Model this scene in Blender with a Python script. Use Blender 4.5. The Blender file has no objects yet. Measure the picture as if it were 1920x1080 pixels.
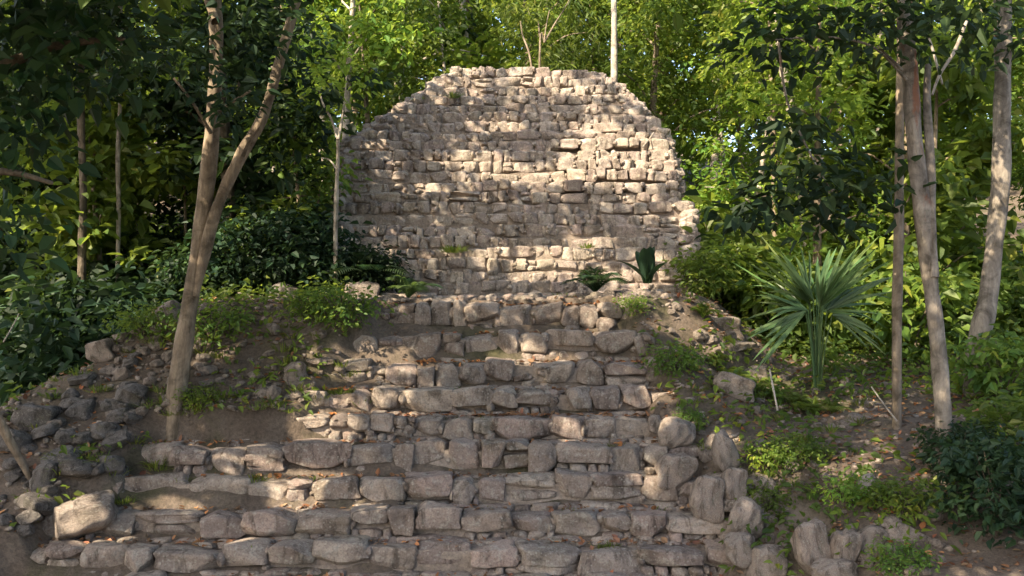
import bpy, math, random
import numpy as np
from mathutils import Vector, Matrix

C = bpy.context.scene.collection
SC = bpy.context.scene
PI = math.pi

# ------------------------------------------------------------------ camera, sky, sun, exposure
F = 1884.0            # focal length in pixels of the 1920 px wide photograph
CZ = 5.0              # eye height above the foot of the slope
cam = bpy.data.cameras.new('camera')
cam.sensor_width = 36.0
cam.lens = 36.0 * F / 1920.0
cam.clip_start = 0.1
cam.clip_end = 600.0
camo = bpy.data.objects.new('camera', cam)
C.objects.link(camo)
camo.location = (0, 0, CZ)
camo.rotation_euler = (PI / 2, 0, 0)
SC.camera = camo

SUN = Vector((-0.56, -0.50, 0.66)).normalized()      # direction towards the sun
world = bpy.data.worlds.new('World')
SC.world = world
world.use_nodes = True
wn = world.node_tree
bg = wn.nodes['Background']
sky = wn.nodes.new('ShaderNodeTexSky')
sky.sky_type = 'NISHITA'
sky.sun_disc = False
sky.sun_elevation = math.asin(SUN.z)
sky.sun_rotation = math.atan2(SUN.x, SUN.y)
sky.dust_density = 3.0
wn.links.new(sky.outputs[0], bg.inputs[0])
bg.inputs[1].default_value = 0.15

sl = bpy.data.lights.new('sun', 'SUN')
sl.energy = 5.0
sl.angle = math.radians(0.5)
sl.color = (1.0, 0.84, 0.62)
so = bpy.data.objects.new('sun', sl)
C.objects.link(so)
so.location = (-20, -20, 30)
so.rotation_euler = SUN.to_track_quat('Z', 'Y').to_euler()

SC.view_settings.view_transform = 'Standard'
SC.view_settings.look = 'None'
SC.view_settings.exposure = 1.72
SC.view_settings.gamma = 1.0
SC.cycles.max_bounces = 6
SC.cycles.diffuse_bounces = 4
SC.cycles.transmission_bounces = 4
SC.cycles.glossy_bounces = 2
SC.cycles.use_denoising = True

# ------------------------------------------------------------------ helpers
rng = np.random.default_rng(7)
random.seed(7)


def W(px, py, d):
    return Vector(((px - 960.0) / F * d, d, CZ + (540.0 - py) / F * d))


def lerp_tab(x, tab):
    return float(np.interp(x, [t[0] for t in tab], [t[1] for t in tab]))


def sstep(a, b, x):
    t = min(1.0, max(0.0, (x - a) / (b - a)))
    return t * t * (3 - 2 * t)


def mesh_arrays(name, V, polys, mats, mat_idx=None, smooth=True, sharp=None):
    """polys: list of int arrays each (n, k) with constant k"""
    me = bpy.data.meshes.new(name)
    V = np.asarray(V, dtype=np.float32)
    me.vertices.add(len(V))
    me.vertices.foreach_set('co', V.ravel())
    tot = np.concatenate([np.full(len(p), p.shape[1], dtype=np.int32) for p in polys])
    loops = np.concatenate([np.asarray(p, dtype=np.int32).ravel() for p in polys])
    start = np.zeros(len(tot), dtype=np.int32)
    start[1:] = np.cumsum(tot)[:-1]
    me.loops.add(len(loops))
    me.loops.foreach_set('vertex_index', loops)
    me.polygons.add(len(tot))
    me.polygons.foreach_set('loop_start', start)
    me.polygons.foreach_set('loop_total', tot)
    if mat_idx is not None:
        me.polygons.foreach_set('material_index', np.asarray(mat_idx, dtype=np.int32))
    me.polygons.foreach_set('use_smooth', np.full(len(tot), bool(smooth)))
    for m in mats:
        me.materials.append(m)
    me.update(calc_edges=True)
    me.validate()
    if sharp: me.set_sharp_from_angle(angle=math.radians(sharp))
    return me


def link(name, me, parent=None):
    o = bpy.data.objects.new(name, me)
    C.objects.link(o)
    if parent is not None:
        o.parent = parent
    return o


def tag(o, label=None, cat=None, group=None, kind=None):
    if label: o['label'] = label
    if cat: o['category'] = cat
    if group: o['group'] = group
    if kind: o['kind'] = kind
    return o


def empty(name, loc, label, cat, group=None, rz=0.0):
    o = bpy.data.objects.new(name, None)
    C.objects.link(o)
    o.location = loc
    o.rotation_euler = (0, 0, rz)
    o.empty_display_size = 0.2
    return tag(o, label, cat, group)


def copy_tree(o):
    r = o.copy()
    C.objects.link(r)
    for ch in list(o.children):
        c = ch.copy()
        C.objects.link(c)
        c.parent = r
    return r


class Bag:
    """collects pieces of one mesh"""
    def __init__(self):
        self.v, self.p, self.m, self.n = [], {}, {}, 0

    def add(self, V, faces, mi=0):
        faces = np.asarray(faces, dtype=np.int64)
        k = faces.shape[1]
        self.p.setdefault(k, []).append(faces + self.n)
        self.m.setdefault(k, []).append(np.full(len(faces), mi))
        self.v.append(np.asarray(V, dtype=np.float64))
        self.n += len(V)

    def mesh(self, name, mats, smooth=True, sharp=None):
        ks = sorted(self.p)
        polys = [np.concatenate(self.p[k]) for k in ks]
        mi = np.concatenate([np.concatenate(self.m[k]) for k in ks])
        return mesh_arrays(name, np.concatenate(self.v), polys, mats, mi, smooth, sharp)


# ------------------------------------------------------------------ materials
def new_mat(name):
    m = bpy.data.materials.new(name)
    m.use_nodes = True
    nt = m.node_tree
    b = nt.nodes['Principled BSDF']
    return m, nt, b


def ramp(nt, stops, fac=None):
    r = nt.nodes.new('ShaderNodeValToRGB')
    e = r.color_ramp.elements
    while len(e) < len(stops):
        e.new(0.5)
    for i, (p, c) in enumerate(stops):
        e[i].position = p
        e[i].color = (c[0], c[1], c[2], 1)
    if fac is not None:
        nt.links.new(fac, r.inputs[0])
    return r


def noise(nt, scale, detail=6, rough=0.6, vec=None, dist=0.0):
    n = nt.nodes.new('ShaderNodeTexNoise')
    n.inputs['Scale'].default_value = scale
    n.inputs['Detail'].default_value = detail
    n.inputs['Roughness'].default_value = rough
    n.inputs['Distortion'].default_value = dist
    if vec is not None:
        nt.links.new(vec, n.inputs['Vector'])
    return n


def mix(nt, kind, fac, a, b):
    m = nt.nodes.new('ShaderNodeMix')
    m.data_type = 'RGBA'
    m.blend_type = kind
    if isinstance(fac, (int, float)):
        m.inputs[0].default_value = fac
    else:
        nt.links.new(fac, m.inputs[0])
    for s, v in ((6, a), (7, b)):
        if isinstance(v, tuple):
            m.inputs[s].default_value = (v[0], v[1], v[2], 1)
        else:
            nt.links.new(v, m.inputs[s])
    return m.outputs[2]


def bump(nt, b, h, strength, dist):
    n = nt.nodes.new('ShaderNodeBump')
    n.inputs['Strength'].default_value = strength
    n.inputs['Distance'].default_value = dist
    nt.links.new(h, n.inputs['Height'])
    nt.links.new(n.outputs[0], b.inputs['Normal'])


def stone_mat(name, tones, stain, lich, moss=0.3):
    m, nt, b = new_mat(name)
    geo = nt.nodes.new('ShaderNodeNewGeometry')
    tc = nt.nodes.new('ShaderNodeTexCoord')
    base = ramp(nt, [(i / (len(tones) - 1), t) for i, t in enumerate(tones)], geo.outputs['Random Per Island'])
    n1 = noise(nt, 2.3, 8, 0.65, tc.outputs['Object'])
    r1 = ramp(nt, [(0.42, (0, 0, 0)), (0.66, (1, 1, 1))], n1.outputs[0])
    c = mix(nt, 'MIX', r1.outputs[0], base.outputs[0], stain)
    c = mix(nt, 'MIX', 0.75, base.outputs[0], c)
    n2 = noise(nt, 9.0, 8, 0.7, tc.outputs['Object'])
    r2 = ramp(nt, [(0.52, (0, 0, 0)), (0.62, (1, 1, 1))], n2.outputs[0])
    mlt = nt.nodes.new('ShaderNodeMath'); mlt.operation = 'MULTIPLY'
    nt.links.new(r2.outputs[0], mlt.inputs[0]); mlt.inputs[1].default_value = 0.6
    c = mix(nt, 'MIX', mlt.outputs[0], c, lich)
    n3 = noise(nt, 1.1, 6, 0.6, tc.outputs['Object'])
    r3 = ramp(nt, [(0.56, (0, 0, 0)), (0.72, (1, 1, 1))], n3.outputs[0])
    mm = nt.nodes.new('ShaderNodeMath'); mm.operation = 'MULTIPLY'
    nt.links.new(r3.outputs[0], mm.inputs[0]); mm.inputs[1].default_value = moss
    c = mix(nt, 'MIX', mm.outputs[0], c, (0.085, 0.09, 0.03))
    n4 = noise(nt, 40, 5, 0.7, tc.outputs['Object'])
    r4 = ramp(nt, [(0.3, (0.6, 0.58, 0.56)), (0.5, (0.95, 0.95, 0.95)), (0.7, (1.18, 1.17, 1.15))], n4.outputs[0])
    c = mix(nt, 'MULTIPLY', 1.0, c, r4.outputs[0])
    mp = nt.nodes.new('ShaderNodeMapping'); mp.inputs['Scale'].default_value = (1, 1, 0.3)
    nt.links.new(tc.outputs['Object'], mp.inputs[0])
    n6 = noise(nt, 4.5, 7, 0.7, mp.outputs[0], 0.8)
    r6 = ramp(nt, [(0.50, (1, 1, 1)), (0.64, (0.30, 0.29, 0.28))], n6.outputs[0])
    c = mix(nt, 'MULTIPLY', 0.85, c, r6.outputs[0])
    vo = nt.nodes.new('ShaderNodeTexVoronoi'); vo.inputs['Scale'].default_value = 16
    nt.links.new(tc.outputs['Object'], vo.inputs['Vector'])
    r7 = ramp(nt, [(0.12, (0.5, 0.5, 0.5)), (0.26, (0, 0, 0))], vo.outputs['Distance'])
    c = mix(nt, 'MIX', r7.outputs[0], c, lich)
    nt.links.new(c, b.inputs['Base Color'])
    b.inputs['Roughness'].default_value = 0.92
    b.inputs['Specular IOR Level'].default_value = 0.15
    n5 = noise(nt, 9, 12, 0.75, tc.outputs['Object'], 0.4)
    bump(nt, b, n5.outputs[0], 1.0, 0.07)
    return m


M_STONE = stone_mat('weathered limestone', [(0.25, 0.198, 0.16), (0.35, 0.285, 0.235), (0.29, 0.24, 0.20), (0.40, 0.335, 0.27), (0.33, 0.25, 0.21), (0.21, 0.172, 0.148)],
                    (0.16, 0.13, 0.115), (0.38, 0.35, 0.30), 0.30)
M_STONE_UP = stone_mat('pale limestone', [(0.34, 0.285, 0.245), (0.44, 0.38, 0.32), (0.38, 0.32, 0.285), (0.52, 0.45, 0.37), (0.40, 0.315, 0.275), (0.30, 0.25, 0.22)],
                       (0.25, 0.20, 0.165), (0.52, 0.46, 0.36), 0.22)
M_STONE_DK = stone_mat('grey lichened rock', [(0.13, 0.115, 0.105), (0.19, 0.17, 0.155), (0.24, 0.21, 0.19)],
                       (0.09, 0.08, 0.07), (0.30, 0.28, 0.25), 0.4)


def earth_mat(name, c1, c2, c3, green):
    m, nt, b = new_mat(name)
    tc = nt.nodes.new('ShaderNodeTexCoord')
    n1 = noise(nt, 1.3, 9, 0.65, tc.outputs['Object'])
    r = ramp(nt, [(0.3, c1), (0.5, c2), (0.68, c3)], n1.outputs[0])
    n2 = noise(nt, 0.7, 6, 0.6, tc.outputs['Object'], 0.6)
    r2 = ramp(nt, [(0.5, (0, 0, 0)), (0.66, (1, 1, 1))], n2.outputs[0])
    mm = nt.nodes.new('ShaderNodeMath'); mm.operation = 'MULTIPLY'
    nt.links.new(r2.outputs[0], mm.inputs[0]); mm.inputs[1].default_value = green
    c = mix(nt, 'MIX', mm.outputs[0], r.outputs[0], (0.05, 0.065, 0.02))
    n3 = noise(nt, 22, 8, 0.75, tc.outputs['Object'])
    r3 = ramp(nt, [(0.32, (0.55, 0.55, 0.55)), (0.7, (1.25, 1.2, 1.15))], n3.outputs[0])
    c = mix(nt, 'MULTIPLY', 1.0, c, r3.outputs[0])
    nt.links.new(c, b.inputs['Base Color'])
    b.inputs['Roughness'].default_value = 0.97
    b.inputs['Specular IOR Level'].default_value = 0.1
    bump(nt, b, n3.outputs[0], 1.0, 0.06)
    return m


M_EARTH = earth_mat('forest soil', (0.095, 0.075, 0.06), (0.155, 0.125, 0.10), (0.22, 0.18, 0.145), 0.6)
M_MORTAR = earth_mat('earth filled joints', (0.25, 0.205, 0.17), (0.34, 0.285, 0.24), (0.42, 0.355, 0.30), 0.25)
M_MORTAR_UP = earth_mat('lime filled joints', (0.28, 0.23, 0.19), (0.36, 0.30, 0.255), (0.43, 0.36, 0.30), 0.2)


def leaf_mat(name, tones, trans, tfac=0.4, rough=0.5):
    m, nt, b = new_mat(name)
    out = nt.nodes['Material Output']
    geo = nt.nodes.new('ShaderNodeNewGeometry')
    oi = nt.nodes.new('ShaderNodeObjectInfo')
    base = ramp(nt, [(i / (len(tones) - 1), t) for i, t in enumerate(tones)], geo.outputs['Random Per Island'])
    # every copy its own slight hue
    hsv = nt.nodes.new('ShaderNodeHueSaturation')
    mr = nt.nodes.new('ShaderNodeMapRange')
    mr.inputs[3].default_value = 0.475; mr.inputs[4].default_value = 0.52
    nt.links.new(oi.outputs['Random'], mr.inputs[0])
    nt.links.new(mr.outputs[0], hsv.inputs['Hue'])
    tc = nt.nodes.new('ShaderNodeTexCoord')
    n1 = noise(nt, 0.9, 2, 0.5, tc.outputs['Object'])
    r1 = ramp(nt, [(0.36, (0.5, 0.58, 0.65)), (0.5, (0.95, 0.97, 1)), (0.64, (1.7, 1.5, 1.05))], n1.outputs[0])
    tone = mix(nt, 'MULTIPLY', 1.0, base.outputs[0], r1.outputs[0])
    nt.links.new(tone, hsv.inputs['Color'])
    mv = nt.nodes.new('ShaderNodeMapRange')
    mv.inputs[3].default_value = 0.75; mv.inputs[4].default_value = 1.35
    nt.links.new(oi.outputs['Random'], mv.inputs[0])
    nt.links.new(mv.outputs[0], hsv.inputs['Value'])
    nt.links.new(hsv.outputs[0], b.inputs['Base Color'])
    b.inputs['Roughness'].default_value = rough
    b.inputs['Specular IOR Level'].default_value = 0.25
    t = nt.nodes.new('ShaderNodeBsdfTranslucent')
    t.inputs[0].default_value = (*trans, 1)
    mx = nt.nodes.new('ShaderNodeMixShader')
    mx.inputs[0].default_value = tfac
    nt.links.new(b.outputs[0], mx.inputs[1])
    nt.links.new(t.outputs[0], mx.inputs[2])
    nt.links.new(mx.outputs[0], out.inputs[0])
    return m


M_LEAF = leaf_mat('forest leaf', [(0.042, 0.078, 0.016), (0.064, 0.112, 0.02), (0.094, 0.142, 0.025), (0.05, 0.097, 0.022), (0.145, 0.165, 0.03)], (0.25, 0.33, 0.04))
M_LEAF_BR = leaf_mat('sunny leaf', [(0.064, 0.13, 0.02), (0.10, 0.18, 0.028), (0.145, 0.21, 0.034), (0.082, 0.15, 0.025), (0.20, 0.22, 0.04)], (0.36, 0.48, 0.06), 0.45)  # lit copy of the forest leaf: sunlight put into a lighter, yellower colour
M_LEAF_DK = leaf_mat('deep green shaded leaf', [(0.009, 0.026, 0.011), (0.017, 0.04, 0.015), (0.014, 0.034, 0.016), (0.03, 0.054, 0.018)], (0.06, 0.11, 0.025), 0.2, 0.6)  # deep green, its colour darkened further to stand in for forest shade
M_GRASS = leaf_mat('grass blade', [(0.05, 0.085, 0.015), (0.085, 0.125, 0.02), (0.12, 0.15, 0.03), (0.16, 0.15, 0.05)], (0.20, 0.26, 0.04), 0.35)
M_PALM = leaf_mat('palm leaf', [(0.06, 0.115, 0.04), (0.095, 0.155, 0.06), (0.13, 0.19, 0.078)], (0.18, 0.28, 0.06), 0.3, 0.35)
M_DEAD = leaf_mat('dead leaf', [(0.16, 0.075, 0.035), (0.24, 0.12, 0.05), (0.30, 0.18, 0.09), (0.20, 0.08, 0.045), (0.34, 0.24, 0.13)], (0.25, 0.12, 0.04), 0.15, 0.7)


def bark_mat(name, tones, scar=None, scar_amt=0.0):
    m, nt, b = new_mat(name)
    tc = nt.nodes.new('ShaderNodeTexCoord')
    mp = nt.nodes.new('ShaderNodeMapping')
    mp.inputs['Scale'].default_value = (1, 1, 0.22)
    nt.links.new(tc.outputs['Object'], mp.inputs[0])
    n1 = noise(nt, 9, 8, 0.65, mp.outputs[0], 0.5)
    r = ramp(nt, [(0.3, tones[0]), (0.52, tones[1]), (0.7, tones[2])], n1.outputs[0])
    c = r.outputs[0]
    n2 = noise(nt, 3.2, 7, 0.68, tc.outputs['Object'], 0.6)
    r2 = ramp(nt, [(0.36, (0.45, 0.45, 0.42)), (0.5, (0.95, 0.95, 0.95)), (0.62, (1.3, 1.3, 1.28))], n2.outputs[0])
    c = mix(nt, 'MULTIPLY', 1.0, c, r2.outputs[0])
    if scar:
        mp2 = nt.nodes.new('ShaderNodeMapping')
        mp2.inputs['Scale'].default_value = (1, 1, 0.35)
        mp2.inputs['Location'].default_value = (3, 1, 0)
        nt.links.new(tc.outputs['Object'], mp2.inputs[0])
        n3 = noise(nt, 2.6, 6, 0.6, mp2.outputs[0])
        r3 = ramp(nt, [(0.58, (0, 0, 0)), (0.64, (1, 1, 1))], n3.outputs[0])
        mm = nt.nodes.new('ShaderNodeMath'); mm.operation = 'MULTIPLY'
        nt.links.new(r3.outputs[0], mm.inputs[0]); mm.inputs[1].default_value = scar_amt
        c = mix(nt, 'MIX', mm.outputs[0], c, scar)
    nt.links.new(c, b.inputs['Base Color'])
    b.inputs['Roughness'].default_value = 0.85
    b.inputs['Specular IOR Level'].default_value = 0.2
    n4 = noise(nt, 26, 8, 0.7, mp.outputs[0], 0.4)
    bump(nt, b, n4.outputs[0], 1.0, 0.035)
    return m


M_BARK_TAN = bark_mat('tan bark', [(0.12, 0.092, 0.066), (0.21, 0.165, 0.118), (0.29, 0.235, 0.17)])
M_BARK_RED = bark_mat('peeling bark', [(0.12, 0.10, 0.08), (0.21, 0.18, 0.145), (0.31, 0.27, 0.215)], (0.20, 0.085, 0.045), 0.85)
M_BARK_PALE = bark_mat('pale bark', [(0.26, 0.22, 0.18), (0.38, 0.33, 0.27), (0.48, 0.43, 0.35)])
M_BARK_DK = bark_mat('dark bark', [(0.06, 0.05, 0.038), (0.11, 0.09, 0.065), (0.17, 0.14, 0.10)])

# ------------------------------------------------------------------ ground
ROW_PY = [572, 628, 682, 735, 785, 838, 902, 965, 1030, 1100]
ROW_D = [16.0 - 0.45 * k for k in range(10)]
ROW_Z = [(540 - ROW_PY[k]) / F * ROW_D[k] for k in range(10)]
ROW_L = [692, 660, 616, 570, 538, 228, 172, 76, 10, -70]
ROW_R = [1186, 1202, 1240, 1274, 1240, 1316, 1340, 1372, 1392, 1400]
ROW_XL = [(ROW_L[k] - 960) / F * ROW_D[k] for k in range(10)]
ROW_XR = [(ROW_R[k] - 960) / F * ROW_D[k] for k in range(10)]
S_TAB = sorted(zip(ROW_D, ROW_Z)) + [(17.0, -0.22), (18.2, -0.18), (40, -0.1)]
S_TAB = [(9.0, -5.7), (11.0, -4.25)] + S_TAB
EL_TAB = [(9, -9.5), (12, -8.3), (14.2, -7.15), (15.2, -6.1), (15.8, -5.6), (16.2, -5.1), (18, -4.6), (24, -4.2)]
LOW_TAB = [(8, -5.0), (14, -3.6), (17, -3.0), (20, -2.2), (26, -0.6), (34, 1.6), (48, 5.0), (75, 11), (140, 20)]
R_TAB = [(8, -4.3), (10.5, -3.35), (11.5, -3.0), (12.5, -2.55), (13.0, -2.3), (14, -1.98), (16, -1.5), (18, -1.3), (22, -0.8), (30, 0.6), (48, 4.2), (75, 10), (140, 19)]
ER_TAB = sorted(zip(ROW_D, ROW_XR)) + [(16.3, 2.5), (17.2, 3.05), (18.5, 3.3), (26, 3.4)]

_p = [(rng.uniform(0, 6.28, 3), rng.uniform(0.6, 1.4, 2), rng.uniform(0, 6.28)) for _ in range(40)]


def wob(x, y, s, i0, n=4):
    v = 0.0
    for i in range(n):
        ph, k, a = _p[(i0 + i) % 40]
        v += math.sin(s * (1.6 ** i) * (k[0] * math.cos(a) * x + k[1] * math.sin(a) * y) + ph[0] + 1.3 * math.sin(s * 0.7 * y * (1.4 ** i) + ph[1])) / (1.6 ** i)
    return v / 2.0


def stair_cover(x, y):
    """1 where the stairs or the pyramid cover the ground"""
    if 11.7 < y < 16.3:
        i = min(9, max(0, int(math.floor((16.0 - y) / 0.45 + 1.0))))
        l, r = ROW_XL[i] + 0.25, ROW_XR[i] - 0.15
        return min(sstep(l - 0.2, l + 0.15, x), 1 - sstep(r - 0.15, r + 0.2, x))
    if y <= 11.7:
        return min(sstep(ROW_XL[9], ROW_XL[9] + 0.4, x), 1 - sstep(ROW_XR[9] - 0.4, ROW_XR[9], x))
    if y > 18.7:
        return min(sstep(-3.2, -2.7, x), 1 - sstep(2.7, 3.2, x)) * (1 - sstep(23, 25, y))
    return 0.0


def hz(x, y):
    """ground height relative to the eye"""
    m = lerp_tab(y, S_TAB)
    el, er = lerp_tab(y, EL_TAB), lerp_tab(y, ER_TAB)
    low, r = lerp_tab(y, LOW_TAB), lerp_tab(y, R_TAB)
    el += 0.25 * wob(x, y, 1.2, 20, 3)
    if y > 24:
        t = sstep(24, 32, y)
        m = m * (1 - t) + (0.5 * (low + r)) * t
    z = m
    if x < el:
        z = m + (low - m) * sstep(0, 2.6, el - x)
    elif x > er:
        z = m + (r - m) * sstep(0.0, 1.9, x - er)
    rough = 0.10 * wob(x, y, 0.9, 0) + 0.055 * wob(x, y, 2.9, 5) + 0.03 * wob(x, y, 7.5, 10)
    # the bank left of the stairs is lumpier
    if x < -1.5 and 12 < y < 18:
        rough += 0.07 * wob(x, y, 3.7, 14) + 0.06
    if y > 26:
        rough += 0.25 * wob(x, y, 0.35, 25)
    return z + rough - 0.38 * stair_cover(x, y)


def ground(px, py):
    """where the sight line through a pixel meets the ground"""
    dx, dz = (px - 960) / F, (540 - py) / F
    d = 9.5
    while d < 70:
        if dz * d <= hz(dx * d, d):
            break
        d += 0.05
    return Vector((dx * d, d, CZ + hz(dx * d, d)))


def build_ground():
    ys = np.concatenate([np.arange(-25, 9, 1.5), np.arange(9, 19.5, 0.075), np.arange(19.5, 30, 0.3), np.arange(30, 60, 1.0), np.arange(60, 141, 5)])
    xs = np.concatenate([np.arange(-110, -26, 6), np.arange(-26, -9, 0.7), np.arange(-9, 9, 0.085), np.arange(9, 26, 0.7), np.arange(26, 111, 6)])
    nx, ny = len(xs), len(ys)
    V = np.zeros((ny, nx, 3))
    for j, y in enumerate(ys):
        for i, x in enumerate(xs):
            V[j, i] = (x, y, CZ + hz(x, max(y, 9.0)) - max(0, 9.0 - y) * 0.06)
    idx = np.arange(nx * ny).reshape(ny, nx)
    q = np.stack([idx[:-1, :-1].ravel(), idx[:-1, 1:].ravel(), idx[1:, 1:].ravel(), idx[1:, :-1].ravel()], 1)
    o = link('ground', mesh_arrays('ground', V.reshape(-1, 3), [q], [M_EARTH]))
    tag(o, kind='structure')


build_ground()

# ------------------------------------------------------------------ stones
def cube_grid(n):
    pts, faces, key = [], [], {}

    def vid(p):
        k = tuple(np.round(p, 5))
        if k not in key:
            key[k] = len(pts)
            pts.append(p)
        return key[k]
    lin = np.linspace(-1, 1, n + 1)
    for ax in range(3):
        for s in (-1, 1):
            a, b = (ax + 1) % 3, (ax + 2) % 3
            g = np.zeros((n + 1, n + 1), int)
            for i in range(n + 1):
                for j in range(n + 1):
                    p = np.zeros(3); p[ax] = s; p[a] = lin[i]; p[b] = lin[j]
                    g[i, j] = vid(p)
            for i in range(n):
                for j in range(n):
                    f = [g[i, j], g[i + 1, j], g[i + 1, j + 1], g[i, j + 1]]
                    faces.append(f if s > 0 else f[::-1])
    return np.array(pts), np.array(faces)


GRIDS = {n: cube_grid(n) for n in (3, 5, 8, 12, 18)}


def stone(w, d, h, n=5, boxy=5.0, skew=0.16, rough=0.06, tilt=0.07, chips=8, lim0=0.84):
    P, Fc = GRIDS[n]
    P = np.sin(P * PI / 4) / math.sin(PI / 4) if n > 3 else P.copy()
    nn = (np.abs(P) ** boxy).sum(1) ** (1.0 / boxy)
    Q = P / nn[:, None]
    # corners pushed about so no two stones are the same block
    cs = rng.uniform(-skew, skew, (2, 2, 2, 3))
    t = (Q + 1) / 2
    for a in (0, 1):
        for b in (0, 1):
            for c in (0, 1):
                wgt = (t[:, 0] if a else 1 - t[:, 0]) * (t[:, 1] if b else 1 - t[:, 1]) * (t[:, 2] if c else 1 - t[:, 2])
                Q = Q + wgt[:, None] * cs[a, b, c]
    # lumps, hollows and chips
    for k in range(5):
        dirv = rng.normal(size=3); dirv /= np.linalg.norm(dirv)
        fr = rng.uniform(1.5, 3.0) * (1.5 ** k)
        Q = Q + (rough / (1.25 ** k)) * np.sin(Q @ dirv * fr + rng.uniform(0, 6.28))[:, None] * (P / np.linalg.norm(P, axis=1)[:, None])
    for k in range(chips):                   # broken faces
        dirv = rng.normal(size=3); dirv /= np.linalg.norm(dirv)
        lim = rng.uniform(lim0, 1.2)
        ex = np.maximum(0, Q @ dirv - lim)
        Q = Q - ex[:, None] * dirv * 0.9
    Q = Q * np.array([w, d, h]) / 2
    a = rng.uniform(-tilt, tilt, 3)
    R = np.array(Matrix.Rotation(a[0], 3, 'X') @ Matrix.Rotation(a[1], 3, 'Y') @ Matrix.Rotation(a[2], 3, 'Z'))
    return Q @ R.T, Fc


def core_block(bag, x0, x1, y0, y1, z0, z1, mi, amp=0.03, step=0.14):
    """rough earthen block behind the face stones"""
    nx = max(2, int((x1 - x0) / step)); ny = max(2, int((y1 - y0) / step)); nz = max(2, int((z1 - z0) / step))
    ny = min(ny, 8)

    def jig(V):
        out = V.copy()
        for i in range(len(V)):
            x, y, z = V[i]
            out[i, 2] += amp * wob(x * 1.0, y * 1.0 + z, 4.0, 3) * (1 if z > z1 - 1e-6 else 0.3)
            out[i, 1] += amp * wob(x, z * 2.0, 5.0, 9)
        return out

    def grid(fn, nu, nv):
        V = np.array([fn(i / nu, j / nv) for j in range(nv + 1) for i in range(nu + 1)])
        idx = np.arange((nu + 1) * (nv + 1)).reshape(nv + 1, nu + 1)
        q = np.stack([idx[:-1, :-1].ravel(), idx[:-1, 1:].ravel(), idx[1:, 1:].ravel(), idx[1:, :-1].ravel()], 1)
        bag.add(jig(V), q, mi)
    L = lambda a, b, t: a + (b - a) * t
    grid(lambda u, v: (L(x0, x1, u), L(y0, y1, v), z1), nx, ny)
    grid(lambda u, v: (L(x0, x1, u), y0, L(z0, z1, v)), nx, nz)
    grid(lambda u, v: (x0, L(y1, y0, u), L(z0, z1, v)), ny, nz)
    grid(lambda u, v: (x1, L(y0, y1, u), L(z0, z1, v)), ny, nz)


pyr = empty('stone_pyramid', (0, 17.0, CZ - 0.3), 'ruined stepped stone pyramid with a broad rough stairway in front', 'pyramid')
PO = np.array([0, 17.0, CZ - 0.3])


def place_stone(bag, x, y, z, w, d, h, **k):
    V, Fc = stone(w, d, h, **k)
    bag.add(V + np.array([x, y, z]) - PO, Fc, 0)


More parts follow.
